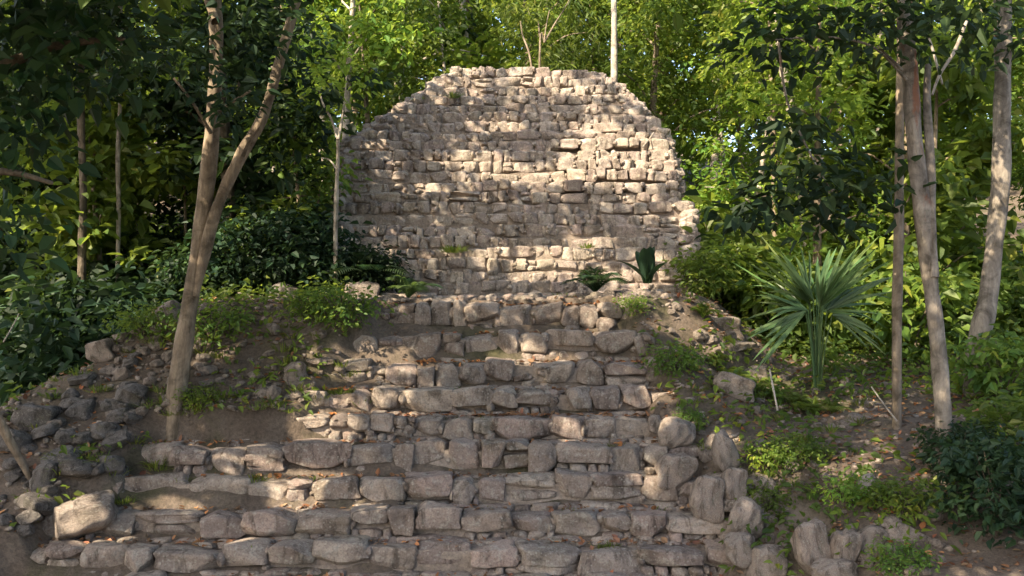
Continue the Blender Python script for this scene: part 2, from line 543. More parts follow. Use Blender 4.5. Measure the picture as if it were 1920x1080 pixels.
def build_step(k):
    bag = Bag()
    zt = CZ + ROW_Z[k]
    zb = CZ + (ROW_Z[k + 1] if k < 9 else ROW_Z[9] - 0.35)
    d0 = ROW_D[k]
    xl, xr = ROW_XL[k], ROW_XR[k]
    rise = zt - zb
    V = Bag()
    core_block(V, xl + 0.12, xr - 0.10, d0 + 0.125, d0 + 0.75, zb - 0.25, zt - 0.06, 1, 0.035, 0.07)
    for vv, kk in zip(V.v, [0] * len(V.v)):
        vv -= PO
    base = bag.n
    for kq in V.p:
        for f, m in zip(V.p[kq], V.m[kq]):
            bag.p.setdefault(kq, []).append(f + base)
            bag.m.setdefault(kq, []).append(m)
    bag.v += V.v
    bag.n += V.n
    x = xl
    big = 1.0 + 0.09 * max(0, k - 3)
    ph = rng.uniform(0, 6.28, 4)
    while x < xr - 0.08:
        t = rng.random()
        w = min(float(np.clip(rng.lognormal(math.log(0.40 * big), 0.30), 0.2, 0.85)), xr - x + 0.05)
        if w < 0.16: w = 0.2
        hmain = rise * (rng.uniform(0.82, 1.02) if rng.random() < .72 else rng.uniform(.6, .82))
        dep = rng.uniform(0.38, 0.5)
        out = rng.uniform(-0.06, 0.04) + 0.05 * math.sin(1.1 * x + ph[0]) + 0.03 * math.sin(2.7 * x + ph[1])
        boxy = rng.uniform(6.0, 15.0)
        top = zt + 0.03 + rng.uniform(-0.04, 0.03) + 0.03 * math.sin(0.9 * x + ph[2]) + 0.02 * math.sin(2.3 * x + ph[3])
        if t < 0.10:       # two flat stones on each other
            h1 = rise * rng.uniform(0.36, 0.55)
            place_stone(bag, x + w / 2, d0 + dep / 2 + out, top - h1 / 2, w * 1.02, dep, h1, n=8, boxy=boxy)
            place_stone(bag, x + w / 2 + rng.uniform(-.04, .04), d0 + dep / 2 + out - 0.01, top - h1 - (rise - h1) * 0.45, w * 0.99, dep, (rise - h1) * 1.02, n=8, boxy=boxy)
        elif t < 0.17:     # a patch of rubble instead of a block
            for _ in range(int(4 + w * rise * 55)):
                sz = rng.uniform(0.09, 0.2)
                place_stone(bag, x + rng.uniform(0, w), d0 + 0.15 + out + rng.uniform(-.03, .05), zb + rng.uniform(0.05, 0.98) * rise - .03, sz * rng.uniform(1, 1.5), .28, sz * rng.uniform(.6, 1), n=5, boxy=rng.uniform(3, 6), skew=.24, tilt=.25)
        else:
            place_stone(bag, x + w / 2, d0 + dep / 2 + out, top - hmain / 2, w * 1.03, dep, hmain, n=12, boxy=boxy, skew=0.18, rough=0.045, tilt=.07, lim0=.88)
            rem = rise - hmain
            if rem > 0.04:     # wedges below
                xx = x
                while xx < x + w - 0.05:
                    cw = min(rng.uniform(0.10, 0.30), x + w - xx + 0.03)
                    place_stone(bag, xx + cw / 2, d0 + 0.15 + out + rng.uniform(-0.05, 0.04), zb + rem * 0.45, cw * 1.0, 0.3, rem + 0.04, n=5, boxy=3.5, skew=0.22)
                    xx += cw
        # small stones jammed in the joint
        for _ in range(int(rng.integers(0, 3))):
            sz = rng.uniform(0.06, 0.13)
            place_stone(bag, x + w + rng.uniform(-.02, .02), d0 + 0.13 + out + rng.uniform(0, .05), zb + rise * rng.uniform(0.1, 0.9), sz, 0.25, sz * rng.uniform(0.8, 1.6), n=3, boxy=3, skew=0.25)
        x += w + rng.uniform(-0.01, 0.02)
    # worn paving along the tread
    x = xl + rng.uniform(0, .2)
    while x < xr - .15:
        w = min(rng.uniform(.22, .6), xr - x)
        place_stone(bag, x + w / 2, d0 + 0.58 + rng.uniform(-.03, .03), zt - 0.05 + rng.uniform(-.02, .03), w * 1.02, rng.uniform(.32, .42), .16, n=5, boxy=rng.uniform(5, 9), skew=.14, rough=.04, tilt=.06, chips=3)
        x += w
    # flat rubble bedded in the tread
    nr = int((xr - xl) * 7)
    for _ in range(nr):
        s = rng.uniform(0.08, 0.24)
        place_stone(bag, rng.uniform(xl + .1, xr - .1), d0 + rng.uniform(0.35, 0.62), zt - 0.035, s, s * rng.uniform(0.6, 1), rng.uniform(0.05, 0.13), n=3, boxy=3.5, skew=0.25, tilt=0.22)
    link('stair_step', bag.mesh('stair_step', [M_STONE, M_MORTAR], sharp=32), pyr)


for k in range(10):
    build_step(k)

# terrace between the stairs and the upper body
bag = Bag()
for _ in range(280):
    s = rng.uniform(0.12, 0.42)
    x = rng.uniform(-2.3, 2.6); y = rng.uniform(16.5, 18.2)
    place_stone(bag, x, y, CZ + hz(x, y) + 0.0, s, s * rng.uniform(.6, 1), rng.uniform(0.1, 0.2), n=5, boxy=3.5, skew=0.22, tilt=0.15)
link('terrace', bag.mesh('terrace', [M_STONE]), pyr)

# upper body: courses of small stones, stepping back as they rise
UL = [(120, 856), (128, 850), (150, 822), (165, 800), (195, 758), (235, 698), (262, 658), (300, 644), (420, 634), (580, 636)]
UR = [(120, 1103), (128, 1106), (133, 1108), (150, 1142), (190, 1192), (240, 1236), (265, 1252), (330, 1264), (376, 1268), (380, 1292), (500, 1300), (580, 1304)]
UD = [(120, 21.6), (262, 20.3), (300, 20.0), (330, 19.75), (380, 19.35), (462, 18.85), (470, 18.6), (580, 18.1)]


def build_upper(name, py0, py1, nrows):
    bag = Bag()
    edges = np.linspace(py0, py1, nrows + 1)
    for i in range(nrows):
        a, b = edges[i], edges[i + 1]
        d = lerp_tab(a + 1, UD)
        dn = lerp_tab(b + 1, UD)
        mid = (a * 0.6 + b * 0.4)
        xl = (lerp_tab(mid, UL) - 960) / F * d
        xr = (lerp_tab(mid, UR) - 960) / F * d
        zt = CZ + (540 - a) / F * d
        zb = CZ + (540 - b) / F * dn
        rise = zt - zb
        V = Bag()
        core_block(V, xl + 0.10, xr - 0.10, d + 0.05, 25.0 if i % 3 == 0 else d + 1.2, zb - 0.08, zt - 0.03, 1, 0.03, 0.1)
        base = bag.n
        for kq in V.p:
            for f, m in zip(V.p[kq], V.m[kq]):
                bag.p.setdefault(kq, []).append(f + base)
                bag.m.setdefault(kq, []).append(m)
        bag.v += [v - PO for v in V.v]
        bag.n += V.n
        x = xl + rng.uniform(-0.04, 0.04)
        ph = rng.uniform(0, 6)
        while x < xr - 0.06:
            w = min(float(np.clip(rng.lognormal(math.log(0.24), 0.38), 0.11, 0.6)), xr - x + 0.06)
            if w < 0.12: w = 0.15
            pxx = 960 + F * (x + w / 2) / d
            fwd = 0.0
            if 262 <= a < 350 and pxx > 1050 + (350 - a) * 0.2: fwd = 0.16       # the better kept corner stands proud
            zz = zt + 0.03 * math.sin(1.3 * x + ph) + rng.uniform(-0.025, 0.025)
            dep = rng.uniform(0.32, 0.45)
            yy = d + dep / 2 - fwd + rng.uniform(-0.025, 0.015) + 0.03 * math.sin(0.8 * x + 2 * ph)
            t = rng.random()
            if t < 0.07:
                h1 = rise * rng.uniform(0.42, 0.58)
                place_stone(bag, x + w / 2, yy, zz - h1 / 2, w * 0.97, dep, h1, n=3 if w < .2 else 5, boxy=rng.uniform(3, 6), skew=0.2)
                place_stone(bag, x + w * 0.5, yy - 0.03, zz - h1 - (rise - h1) / 2, w * 0.97, dep, (rise - h1), n=3 if w < .2 else 5, boxy=rng.uniform(3, 6), skew=0.22)
            else:
                h = rise * rng.uniform(0.88, 1.18)
                place_stone(bag, x + w / 2, yy, zz - h / 2, w * 0.98, dep, h, n=8, boxy=rng.uniform(6, 14), skew=0.17, rough=0.045, tilt=.06, chips=4, lim0=.95)
            for _ in range(int(rng.integers(0, 3))):
                s = rng.uniform(0.05, 0.12)
                place_stone(bag, x + w, yy - dep / 2 + 0.08, zz - rise * rng.uniform(0.2, 0.9), s, 0.2, s, n=3, boxy=3, skew=0.25)
            # side walls
            x += w + rng.uniform(-0.005, 0.025)
        for side in (xl, xr):
            y = d + 0.35
            while y < d + 2.6:
                w = rng.uniform(0.2, 0.5)
                place_stone(bag, side + (0.12 if side < 0 else -0.12), y + w / 2, zt - rise / 2 + rng.uniform(-.02, .02), 0.34, w, rise * rng.uniform(0.8, 1.05), n=3, boxy=4, skew=0.2)
                y += w
    # broken rubble along the raking edges
    for tab, sg in ((UL, 1), (UR, -1)):
        for py in np.arange(py0 + (7 if py0 < 130 else -4), py1, 3.2):
            for rep_ in range(2):
                d = lerp_tab(py, UD) + rng.uniform(0.0, 0.5)
                z = rng.uniform(0.14, 0.30)
                px = lerp_tab(py, tab) + sg * rng.uniform(-7, 12)
                place_stone(bag, (px - 960) / F * d, d + 0.12, CZ + (540 - py) / F * d - z * .3, z * rng.uniform(.9, 1.4), z * 1.2, z * rng.uniform(.6, .95), n=5, boxy=rng.uniform(3, 7), skew=.25, tilt=.3)
    # ledge rubble on top of this tier
    d = lerp_tab(py0 + 1, UD)
    xl = (lerp_tab(py0 + 8, UL) - 960) / F * d; xr = (lerp_tab(py0 + 8, UR) - 960) / F * d
    for _ in range(int((xr - xl) * (5 if py0 > 130 else 0))):
        s = rng.uniform(0.08, 0.3)
        place_stone(bag, rng.uniform(xl + .1, xr - .1), d + rng.uniform(0.2, 0.8), CZ + (540 - py0) / F * d - 0.02, s, s, s * rng.uniform(.4, .7), n=3, boxy=3.2, skew=0.25, tilt=0.2)
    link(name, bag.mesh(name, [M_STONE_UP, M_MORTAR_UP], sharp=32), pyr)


build_upper('summit_tier', 128, 262, 8)
build_upper('middle_tier', 262, 380, 6)
build_upper('lower_tier', 380, 572, 9)

# ------------------------------------------------------------------ loose stones
ROCKS = []
for i in range(9):
    V, Fc = stone(1, 1, 1, n=18, boxy=[2.8, 4.0, 6.5][i % 3], skew=0.24, rough=0.075, tilt=0.0)
    ROCKS.append((V, Fc))
ROCK_ME = {}


def rock_mesh(i, mat):
    if (i, mat.name) not in ROCK_ME:
        ROCK_ME[(i, mat.name)] = mesh_arrays('rock', ROCKS[i][0], [ROCKS[i][1]], [mat], sharp=30)
    return ROCK_ME[(i, mat.name)]


def rock(name, label, px, py, w, h, dep=None, d=None, i=0, rot=(0, 0, 0), mat=None, group=None, cat='stone', sink=0.25):
    """w, h in pixels of the photograph, standing where the sight line meets the ground"""
    p = ground(px, py + h * 0.5) if d is None else W(px, py + h * 0.5, d)
    k = p.y / F
    o = link(name, rock_mesh(i, mat or M_STONE))
    sw, sh = w * k, h * k
    o.scale = (sw, (dep * k if dep else (sw + sh) / 2), sh * (1 + sink * 0.5))
    o.location = p + Vector((0, o.scale[1] * 0.35, sh * 0.5 - sink * sh * 0.2))
    o.rotation_euler = rot
    return tag(o, label, cat, group)


# the named ones
rock('boulder', 'round pale boulder capping the right end of a stair row', 1271, 812, 70, 50, 60, d=13.72, i=0, cat='boulder')
rock('boulder', 'upright white oblong boulder on the right edge of the stairway', 1362, 850, 48, 74, 50, d=13.15, i=3, rot=(0, -0.25, 0.2), cat='boulder')
rock('boulder', 'large flat grey stone at the stair edge below the round boulder', 1268, 884, 72, 56, 40, d=13.38, i=2, rot=(0, .1, 0), cat='boulder')
rock('boulder', 'tall flat grey stone in the right flank of the stairway', 1330, 938, 60, 76, 50, d=12.75, i=5, rot=(0, .12, 0.1), cat='boulder')
rock('boulder', 'rounded grey flank boulder beside the lower stair rows, outermost', 1404, 972, 66, 62, 60, d=12.35, i=0, rot=(0, 0.3, 0), cat='boulder')
rock('boulder', 'small grey block wedged under the upright white boulder', 1378, 912, 46, 58, 44, d=12.8, i=5, rot=(0, .1, 0.3), cat='boulder')
rock('boulder', 'squat grey stone low in the right flank of the stairway', 1392, 1030, 60, 52, 50, d=12.0, i=4, cat='boulder')
rock('boulder', 'grey flank stone at the bottom right corner of the stairway', 1440, 1062, 70, 66, 50, d=11.9, i=1, cat='boulder')
rock('boulder', 'angular pale wall stone leaning right under the low shrubs', 1530, 1030, 64, 92, 50, d=11.7, i=5, rot=(0, -.25, .2), cat='boulder')
rock('boulder', 'pale square wall stone between two leaning stones', 1588, 1036, 52, 68, 44, d=11.6, i=2, cat='boulder')
rock('boulder', 'broad flat pinkish wall stone near the bottom right shrubs', 1708, 1022, 92, 52, 60, d=11.7, i=5, rot=(0, 0.45, 0), cat='boulder')
rock('boulder', 'pointed pale wall stone below the sunlit white rock', 1632, 1022, 56, 62, 44, d=11.7, i=8, rot=(0, .2, 0), cat='boulder')
rock('boulder', 'low grey wall stone cut by the lower edge of the picture', 1572, 1078, 92, 48, 50, d=11.4, i=4, cat='boulder')
rock('boulder', 'sunlit cream rock on the bank right of the stairway', 1632, 918, 44, 48, 46, i=3, mat=M_STONE_UP, cat='boulder')
rock('boulder', 'big sloping golden boulder at the lower left stair end', 140, 974, 120, 64, 100, d=12.7, i=1, rot=(0, -0.25, 0.2), mat=M_STONE, cat='boulder')
rock('boulder', 'small rounded stone resting above the golden boulder', 182, 940, 38, 28, 36, d=13.0, i=0, mat=M_STONE_UP, cat='boulder')
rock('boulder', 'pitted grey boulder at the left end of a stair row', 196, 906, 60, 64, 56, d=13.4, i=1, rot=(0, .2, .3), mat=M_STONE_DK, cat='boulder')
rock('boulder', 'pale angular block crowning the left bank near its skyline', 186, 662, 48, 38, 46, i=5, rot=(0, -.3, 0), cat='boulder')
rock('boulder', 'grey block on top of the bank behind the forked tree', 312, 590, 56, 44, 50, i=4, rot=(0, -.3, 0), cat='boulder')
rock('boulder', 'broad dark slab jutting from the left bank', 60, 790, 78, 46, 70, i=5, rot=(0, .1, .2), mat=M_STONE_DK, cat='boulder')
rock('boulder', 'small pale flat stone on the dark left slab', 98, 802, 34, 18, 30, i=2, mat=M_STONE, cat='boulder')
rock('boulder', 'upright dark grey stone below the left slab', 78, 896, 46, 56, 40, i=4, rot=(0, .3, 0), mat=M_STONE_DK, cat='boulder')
rock('boulder', 'rounded mossy boulder on the terrace left of the pyramid', 528, 552, 54, 40, 50, d=17.2, i=0, mat=M_STONE_DK, cat='boulder')
rock('boulder', 'large grey boulder on the terrace beside the small palm', 672, 556, 70, 52, 60, d=17.0, i=1, cat='boulder')
rock('boulder', 'grey boulder half buried at the left end of the terrace edge', 726, 572, 60, 36, 50, d=16.5, i=3, cat='boulder')
rock('boulder', 'pale rounded boulder right of the terrace below the broad leaved plant', 1268, 602, 66, 46, 60, d=16.2, i=0, cat='boulder')
rock('boulder', 'flat topped block behind the mossy right terrace edge', 1352, 620, 90, 46, 80, d=16.6, i=5, cat='boulder')
rock('boulder', 'thin sunlit slab lying over the right terrace edge', 1384, 650, 60, 16, 60, d=16.3, i=2, mat=M_STONE_UP, cat='boulder')
rock('boulder', 'flat brown stone on the right slope beneath the ferns', 1382, 728, 76, 40, 60, i=5, rot=(0, .3, 0), cat='boulder')
rock('boulder', 'pale flat rock on the right slope beside the fern line', 1422, 700, 60, 26, 50, i=4, cat='boulder')
rock('boulder', 'grey stone with a dark hole on the left bank, below the skyline', 512, 738, 26, 24, 26, i=0, cat='boulder')
rock('boulder', 'angular grey stone half sunk in the left bank dirt', 552, 700, 46, 40, 36, i=4, cat='boulder')

# the bulk of the rubble
RUB = []


def rubble(n, poly, smin, smax, mat, label, group, pile=False):
    c = 0
    while c < n:
        px, py = rng.uniform(poly[0], poly[2]), rng.uniform(poly[1], poly[3])
        p = ground(px, py)
        if stair_cover(p.x, p.y) > 0.3 or p.y > 19: 
            c += 1
            continue
        s = math.exp(rng.uniform(math.log(smin), math.log(smax)))
        o = link('loose_stone', rock_mesh(int(rng.integers(9)), mat))
        o.scale = (s * rng.uniform(0.8, 1.4), s * rng.uniform(0.8, 1.2), s * rng.uniform(0.5, 0.85))
        o.location = p + Vector((0, 0, o.scale[2] * 0.12))
        o.rotation_euler = (rng.uniform(-.35, .35), rng.uniform(-.4, .4), rng.uniform(0, 6.28))
        tag(o, label, 'stone', group)
        c += 1


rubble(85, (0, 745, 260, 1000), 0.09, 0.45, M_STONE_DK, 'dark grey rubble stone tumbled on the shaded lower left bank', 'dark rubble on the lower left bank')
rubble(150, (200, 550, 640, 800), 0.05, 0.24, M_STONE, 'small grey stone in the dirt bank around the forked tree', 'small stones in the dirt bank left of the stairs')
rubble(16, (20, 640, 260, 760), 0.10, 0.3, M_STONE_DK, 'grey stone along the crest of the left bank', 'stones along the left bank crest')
rubble(40, (340, 796, 640, 832), 0.06, 0.17, M_STONE, 'small tan stone behind the wide stair row at the forked tree foot', 'small stones at the forked tree foot')
rubble(90, (1290, 640, 1700, 980), 0.06, 0.22, M_STONE, 'small brown stone on the earth slope right of the stairs', 'small stones on the right slope')
rubble(30, (1318, 830, 1440, 1070), 0.16, 0.42, M_STONE, 'grey stone packed along the ragged right flank of the stairway', 'flank stones right of the stairway')
rubble(22, (1430, 975, 1780, 1080), 0.10, 0.30, M_STONE, 'pale stone in the low rubble wall at the lower right', 'stones of the low rubble wall')
rubble(14, (1200, 570, 1420, 650), 0.10, 0.28, M_STONE, 'broken stone along the right edge of the terrace', 'broken stones on the right terrace edge')

# ------------------------------------------------------------------ leaves
def unit(A):
    return A / np.maximum(1e-9, np.linalg.norm(A, axis=1))[:, None]


def leaves_arrays(P, D, N, L, Wd, fold=0.25, curl=0.15):
    """leaf blades: base P, direction D, upper side N; six corners folded on the midrib"""
    n = len(P)
    D = unit(D)
    S = unit(np.cross(D, N))
    N = np.cross(S, D)
    L = L[:, None]; Wd = Wd[:, None]
    b = P
    t = P + D * L - N * L * curl
    l1 = P + D * L * 0.30 + S * Wd * 0.5 + N * Wd * fold
    l2 = P + D * L * 0.68 + S * Wd * 0.38 + N * (Wd * fold * 0.8 - L * curl * 0.45)
    r1 = P + D * L * 0.30 - S * Wd * 0.5 + N * Wd * fold
    r2 = P + D * L * 0.68 - S * Wd * 0.38 + N * (Wd * fold * 0.8 - L * curl * 0.45)
    V = np.stack([b, r1, r2, t, l2, l1], 1).reshape(-1, 3)
    i = np.arange(n)[:, None] * 6
    q = np.concatenate([i + np.array([[0, 1, 2, 3]]), i + np.array([[0, 3, 4, 5]])])
    return V, q


def cloud_leaves(centres, radii, per, size, aspect=0.5, droop=0.25, flat=0.7, r=None):
    """leaf clumps round each centre, blades spread level with their tips hanging"""
    r = r or rng
    Cn = np.repeat(np.asarray(centres), per, axis=0)
    Rd = np.repeat(np.asarray(radii), per)
    n = len(Cn)
    off = r.normal(size=(n, 3)) * 0.5
    off[:, 2] *= flat
    P = Cn + off * Rd[:, None]
    D = off + r.normal(size=(n, 3)) * 0.55
    D[:, 2] = D[:, 2] * 0.5 - droop
    N = r.normal(size=(n, 3)) * 0.55 + np.array([0, 0, 1.0])
    L = size * r.uniform(0.6, 1.35, n)
    return leaves_arrays(P, D, N, L, L * aspect * r.uniform(0.8, 1.2, n))


def tube(bag, pts, rad, seg=10, sub=5, mi=0, wobble=0.07, cap=True):
    pts = np.asarray(pts, float)
    n = len(pts)
    if n > 2:        # Catmull-Rom
        out, ro = [], []
        for i in range(n - 1):
            p0, p1, p2, p3 = pts[max(0, i - 1)], pts[i], pts[i + 1], pts[min(n - 1, i + 2)]
            for s in range(sub):
                t = s / sub
                out.append(0.5 * ((2 * p1) + (-p0 + p2) * t + (2 * p0 - 5 * p1 + 4 * p2 - p3) * t * t + (-p0 + 3 * p1 - 3 * p2 + p3) * t ** 3))
                ro.append(rad[i] + (rad[i + 1] - rad[i]) * t)
        out.append(pts[-1]); ro.append(rad[-1])
        pts, rad = np.array(out), np.array(ro)
    n = len(pts)
    T = np.gradient(pts, axis=0)
    T = unit(T)
    ref = np.array([0, 1.0, 0.02])
    V = []
    ph = rng.uniform(0, 6.28, 3)
    for i in range(n):
        s = np.cross(T[i], ref); s /= max(1e-6, np.linalg.norm(s))
        u = np.cross(s, T[i])
        for k in range(seg):
            a = 2 * PI * k / seg
            rr = rad[i] * (1 + wobble * math.sin(2 * a + ph[0] + i * 0.35) + wobble * 0.7 * math.sin(3 * a + ph[1] - i * 0.5) + wobble * 0.5 * math.sin(i * 1.1 + ph[2]))
            V.append(pts[i] + rr * (math.cos(a) * s + math.sin(a) * u))
    idx = np.arange(n * seg).reshape(n, seg)
    nx = np.roll(idx, -1, axis=1)
    q = np.stack([idx[:-1].ravel(), nx[:-1].ravel(), nx[1:].ravel(), idx[1:].ravel()], 1)
    if cap:
        V.append(pts[-1] + T[-1] * rad[-1] * 0.5)
        top = n * seg
        tri = np.stack([idx[-1], nx[-1], np.full(seg, top)], 1)
        bag.add(np.array(V), q, mi)
        bag.p.setdefault(3, []).append(tri + bag.n - len(V))
        bag.m.setdefault(3, []).append(np.full(seg, mi))
    else:
        bag.add(np.array(V), q, mi)


def leaf_mesh(name, centres, radii, per, size, mat, **k):
    V, q = cloud_leaves(centres, radii, per, size, **k)
    return mesh_arrays(name, V, [q], [mat], smooth=False)


def px_path(base, pts, d0, d1):
    """image points of a stem -> points in space, drifting from depth d0 to d1"""
    n = len(pts)
    return [np.array(W(x, y, d0 + (d1 - d0) * i / max(1, n - 1))) - np.array(base) for i, (x, y) in enumerate(pts)]


def k_px(w, d):
    return w * d / F / 2


# ------------------------------------------------------------------ where the sun comes through the canopy
LIT = [  # sunlit patches: x, y, half width, half height
    (1170, 302, 110, 46), (960, 322, 60, 14), (1010, 330, 90, 16), (990, 478, 160, 22), (1060, 512, 140, 15), (1200, 520, 60, 20), (850, 160, 55, 34), (760, 222, 50, 20), (1020, 146, 70, 16), (1120, 245, 40, 14), (880, 300, 60, 14), (690, 285, 40, 18),
    (1090, 172, 40, 14), (1280, 400, 26, 24), (1100, 440, 50, 12), (780, 350, 40, 10), (930, 236, 50, 12), (700, 420, 30, 10), (1210, 480, 40, 14),
    (690, 690, 110, 30), (610, 760, 60, 24), (600, 800, 76, 20), (440, 850, 84, 24), (560, 880, 80, 22), (560, 925, 70, 26), (640, 925, 46, 22), (700, 960, 34, 20), (145, 975, 70, 44), (740, 750, 60, 17),
    (980, 655, 80, 20), (1210, 885, 34, 30), (395, 665, 60, 24), (1240, 740, 34, 16), (1120, 600, 30, 18), (720, 655, 50, 16), (450, 1010, 46, 18), (300, 930, 70, 16), (1060, 800, 34, 14), (850, 840, 40, 14),
    (1590, 720, 90, 22), (1630, 920, 46, 40), (1270, 600, 50, 24), (1390, 650, 50, 20), (1270, 805, 36, 24), (1365, 835, 30, 26), (1480, 900, 50, 22), (1700, 690, 30, 30), (1180, 560, 60, 20), (870, 890, 50, 16)]


PROF = [(9, -5.7)] + sorted(zip(ROW_D, ROW_Z)) + [(18.1, -.2)] + sorted((lerp_tab(y, UD), (540 - y) / F * lerp_tab(y, UD)) for y in (550, 470, 380, 330, 262, 200, 128)) + [(40, 6.5)]


def gap_leaves(V):
    """drop the leaves that would darken the sunny gaps of the canopy"""
    c = V.reshape(-1, 6, 3).mean(1)
    c[:, 2] -= CZ
    t = np.linspace(3, 22, 160)
    hit = np.full(len(c), 22.0); done = np.zeros(len(c), bool)
    for tt in t:
        q = c - np.array(SUN) * tt
        below = q[:, 2] < np.interp(q[:, 1], [a for a, b in PROF], [b for a, b in PROF])
        new = below & ~done
        hit[new] = tt; done |= new
    q = c - np.array(SUN) * hit[:, None]
    px = 960 + F * q[:, 0] / q[:, 1]; py = 540 - F * q[:, 2] / q[:, 1]
    keep = np.ones(len(c), bool)
    for x, y, w, h in LIT:
        e = ((px - x) / w) ** 2 + ((py - y) / h) ** 2
        keep &= e > 1.3 + .35 * np.sin(px * .09 + y) + .25 * np.sin(px * .21 + py * .17)
    return keep


# ------------------------------------------------------------------ the trees that stand out
def crown_points(c, r, n, gap=0.0):
    u = rng.normal(size=(n, 3)); u = unit(u)
    rad = rng.uniform(0.25, 1.0, n) ** 0.6
    return np.asarray(c) + u * rad[:, None] * np.asarray(r)


def named_tree(name, label, d, stems, bark, crown=None, dtop=None, cat='tree', extra_crowns=(), branches=()):
    """stems: list of (pixel points, pixel widths); crown: list of (pixel x, y, depth, radius in m, clumps, leaves per clump, leaf size, material)"""
    b = stems[0][0][0]
    base = W(b[0], b[1], d)
    base.z = max(CZ + hz(base.x, base.y), min(base.z, CZ + hz(base.x, base.y) + .4)) - 0.05
    root = empty(name, base, label, cat)
    bag = Bag()
    for i, (pts, ws) in enumerate(stems):
        dd = d if i == 0 else d + 0.05
        P = px_path(base, pts, dd, dd + (0.4 if dtop is None else dtop - d))
        if i == 0: P[0] = np.array([P[0][0], P[0][1], min(P[0][2], 0) - 0.15])
        if i == 0: P[0][2] -= .35
        tube(bag, P, [k_px(w, dd) * .88 for w in ws], seg=16, sub=7, wobble=0.08)
    trunk = link('trunk', bag.mesh('trunk', [bark]), root)
    for pts, ws, dd in branches:
        bb = Bag()
        tube(bb, px_path(base, pts, dd, dd), [k_px(w, dd) for w in ws], seg=8, sub=4, wobble=0.08)
        link('branch', bb.mesh('branch', [bark]), trunk)
    if crown:
        Vs, Qs, n = {}, {}, {}
        for (x, y, dd, r, nc, per, size, mat) in crown:
            c = np.array(W(x, y, dd)) - np.array(base)
            pts = crown_points(c, np.array([r, r, r * 0.75]) if not isinstance(r, tuple) else np.array(r), nc)
            V, q = cloud_leaves(pts, np.full(nc, 0.42), per, size)
            if y < -100:
                V = V.reshape(-1, 6, 3)[gap_leaves(V + np.array(base))].reshape(-1, 3)
                idx = np.arange(len(V) // 6)[:, None] * 6
                q = np.concatenate([idx + np.array([[0, 1, 2, 3]]), idx + np.array([[0, 3, 4, 5]])])
            k = mat.name
            if k not in Vs: Vs[k], Qs[k], n[k] = [], [], 0
            Vs[k].append(V); Qs[k].append(q + n[k]); n[k] += len(V)
        mats = {m[7].name: m[7] for m in crown}
        for k in Vs:
            link('crown', mesh_arrays('crown', np.concatenate(Vs[k]), [np.concatenate(Qs[k])], [mats[k]], smooth=False), root)
    return root


forked = named_tree('forked_tree', 'tan forked tree leaning over the left bank beside the stairs', 14.3,
    [([(322, 800), (330, 740), (346, 640), (366, 500), (384, 380), (400, 210), (406, 70), (396, -60), (380, -260)], [48, 40, 37, 35, 33, 31, 30, 27, 24]),
     ([(366, 556), (390, 448), (415, 370), (450, 295), (490, 225), (520, 130), (545, 40), (590, -120), (640, -280)], [14, 26, 25, 25, 24, 22, 20, 16, 14]),
     ([(404, 40), (392, 5), (376, -40), (350, -120)], [20, 16, 15, 12])],
    M_BARK_TAN,
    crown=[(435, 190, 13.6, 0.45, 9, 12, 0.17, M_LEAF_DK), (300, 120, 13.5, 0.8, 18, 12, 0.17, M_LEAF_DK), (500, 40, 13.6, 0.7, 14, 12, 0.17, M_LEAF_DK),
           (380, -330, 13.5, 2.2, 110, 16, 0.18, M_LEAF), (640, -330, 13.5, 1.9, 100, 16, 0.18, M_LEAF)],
    branches=[([(452, 300), (470, 262), (488, 238)], [8, 6, 4], 13.75), ([(404, 215), (430, 195), (470, 170)], [8, 6, 4], 13.8), ([(396, 250), (360, 190), (320, 140)], [8, 6, 4], 13.8)])

tree_slim = named_tree('slim_tree', 'straight slim grey tree, left of the scarred trunk', 14.0,
    [([(1682, 796), (1681, 660), (1684, 500), (1686, 330), (1688, 180), (1690, 40), (1692, -160)], [22, 21, 20, 20, 18, 17, 14])],
    M_BARK_TAN,
    crown=[(1690, -260, 14.0, 1.6, 70, 16, 0.18, M_LEAF)])

tree_scar = named_tree('scarred_tree', 'scarred reddish tree with a snapped upright stub at its side', 12.7,
    [([(1764, 884), (1768, 800), (1762, 680), (1748, 560), (1736, 450), (1722, 330), (1710, 200), (1702, 90), (1696, -20), (1690, -220)], [42, 34, 32, 34, 36, 36, 36, 32, 30, 24]),
     ([(1752, 520), (1747, 420), (1744, 300), (1738, 180), (1740, 122)], [18, 20, 18, 17, 14])],
    M_BARK_RED,
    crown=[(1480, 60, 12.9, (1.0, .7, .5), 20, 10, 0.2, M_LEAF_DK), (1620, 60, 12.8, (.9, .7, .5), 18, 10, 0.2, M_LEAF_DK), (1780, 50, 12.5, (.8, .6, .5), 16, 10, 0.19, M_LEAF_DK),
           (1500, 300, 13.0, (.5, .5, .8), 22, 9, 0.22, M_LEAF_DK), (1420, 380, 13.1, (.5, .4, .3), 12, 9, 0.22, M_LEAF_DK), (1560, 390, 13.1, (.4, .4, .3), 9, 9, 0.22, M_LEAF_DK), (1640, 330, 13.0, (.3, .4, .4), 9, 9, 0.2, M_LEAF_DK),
           (1690, -260, 12.6, 2.0, 100, 16, 0.18, M_LEAF)],
    branches=[([(1700, 150), (1640, 90), (1560, 70), (1450, 75)], [6, 5, 4, 2], 12.8),
              ([(1460, 80), (1476, 190), (1520, 290), (1560, 360)], [5, 5, 4, 2], 12.9),
              ([(1692, 132), (1668, 108), (1645, 86)], [6, 5, 3], 12.6)])

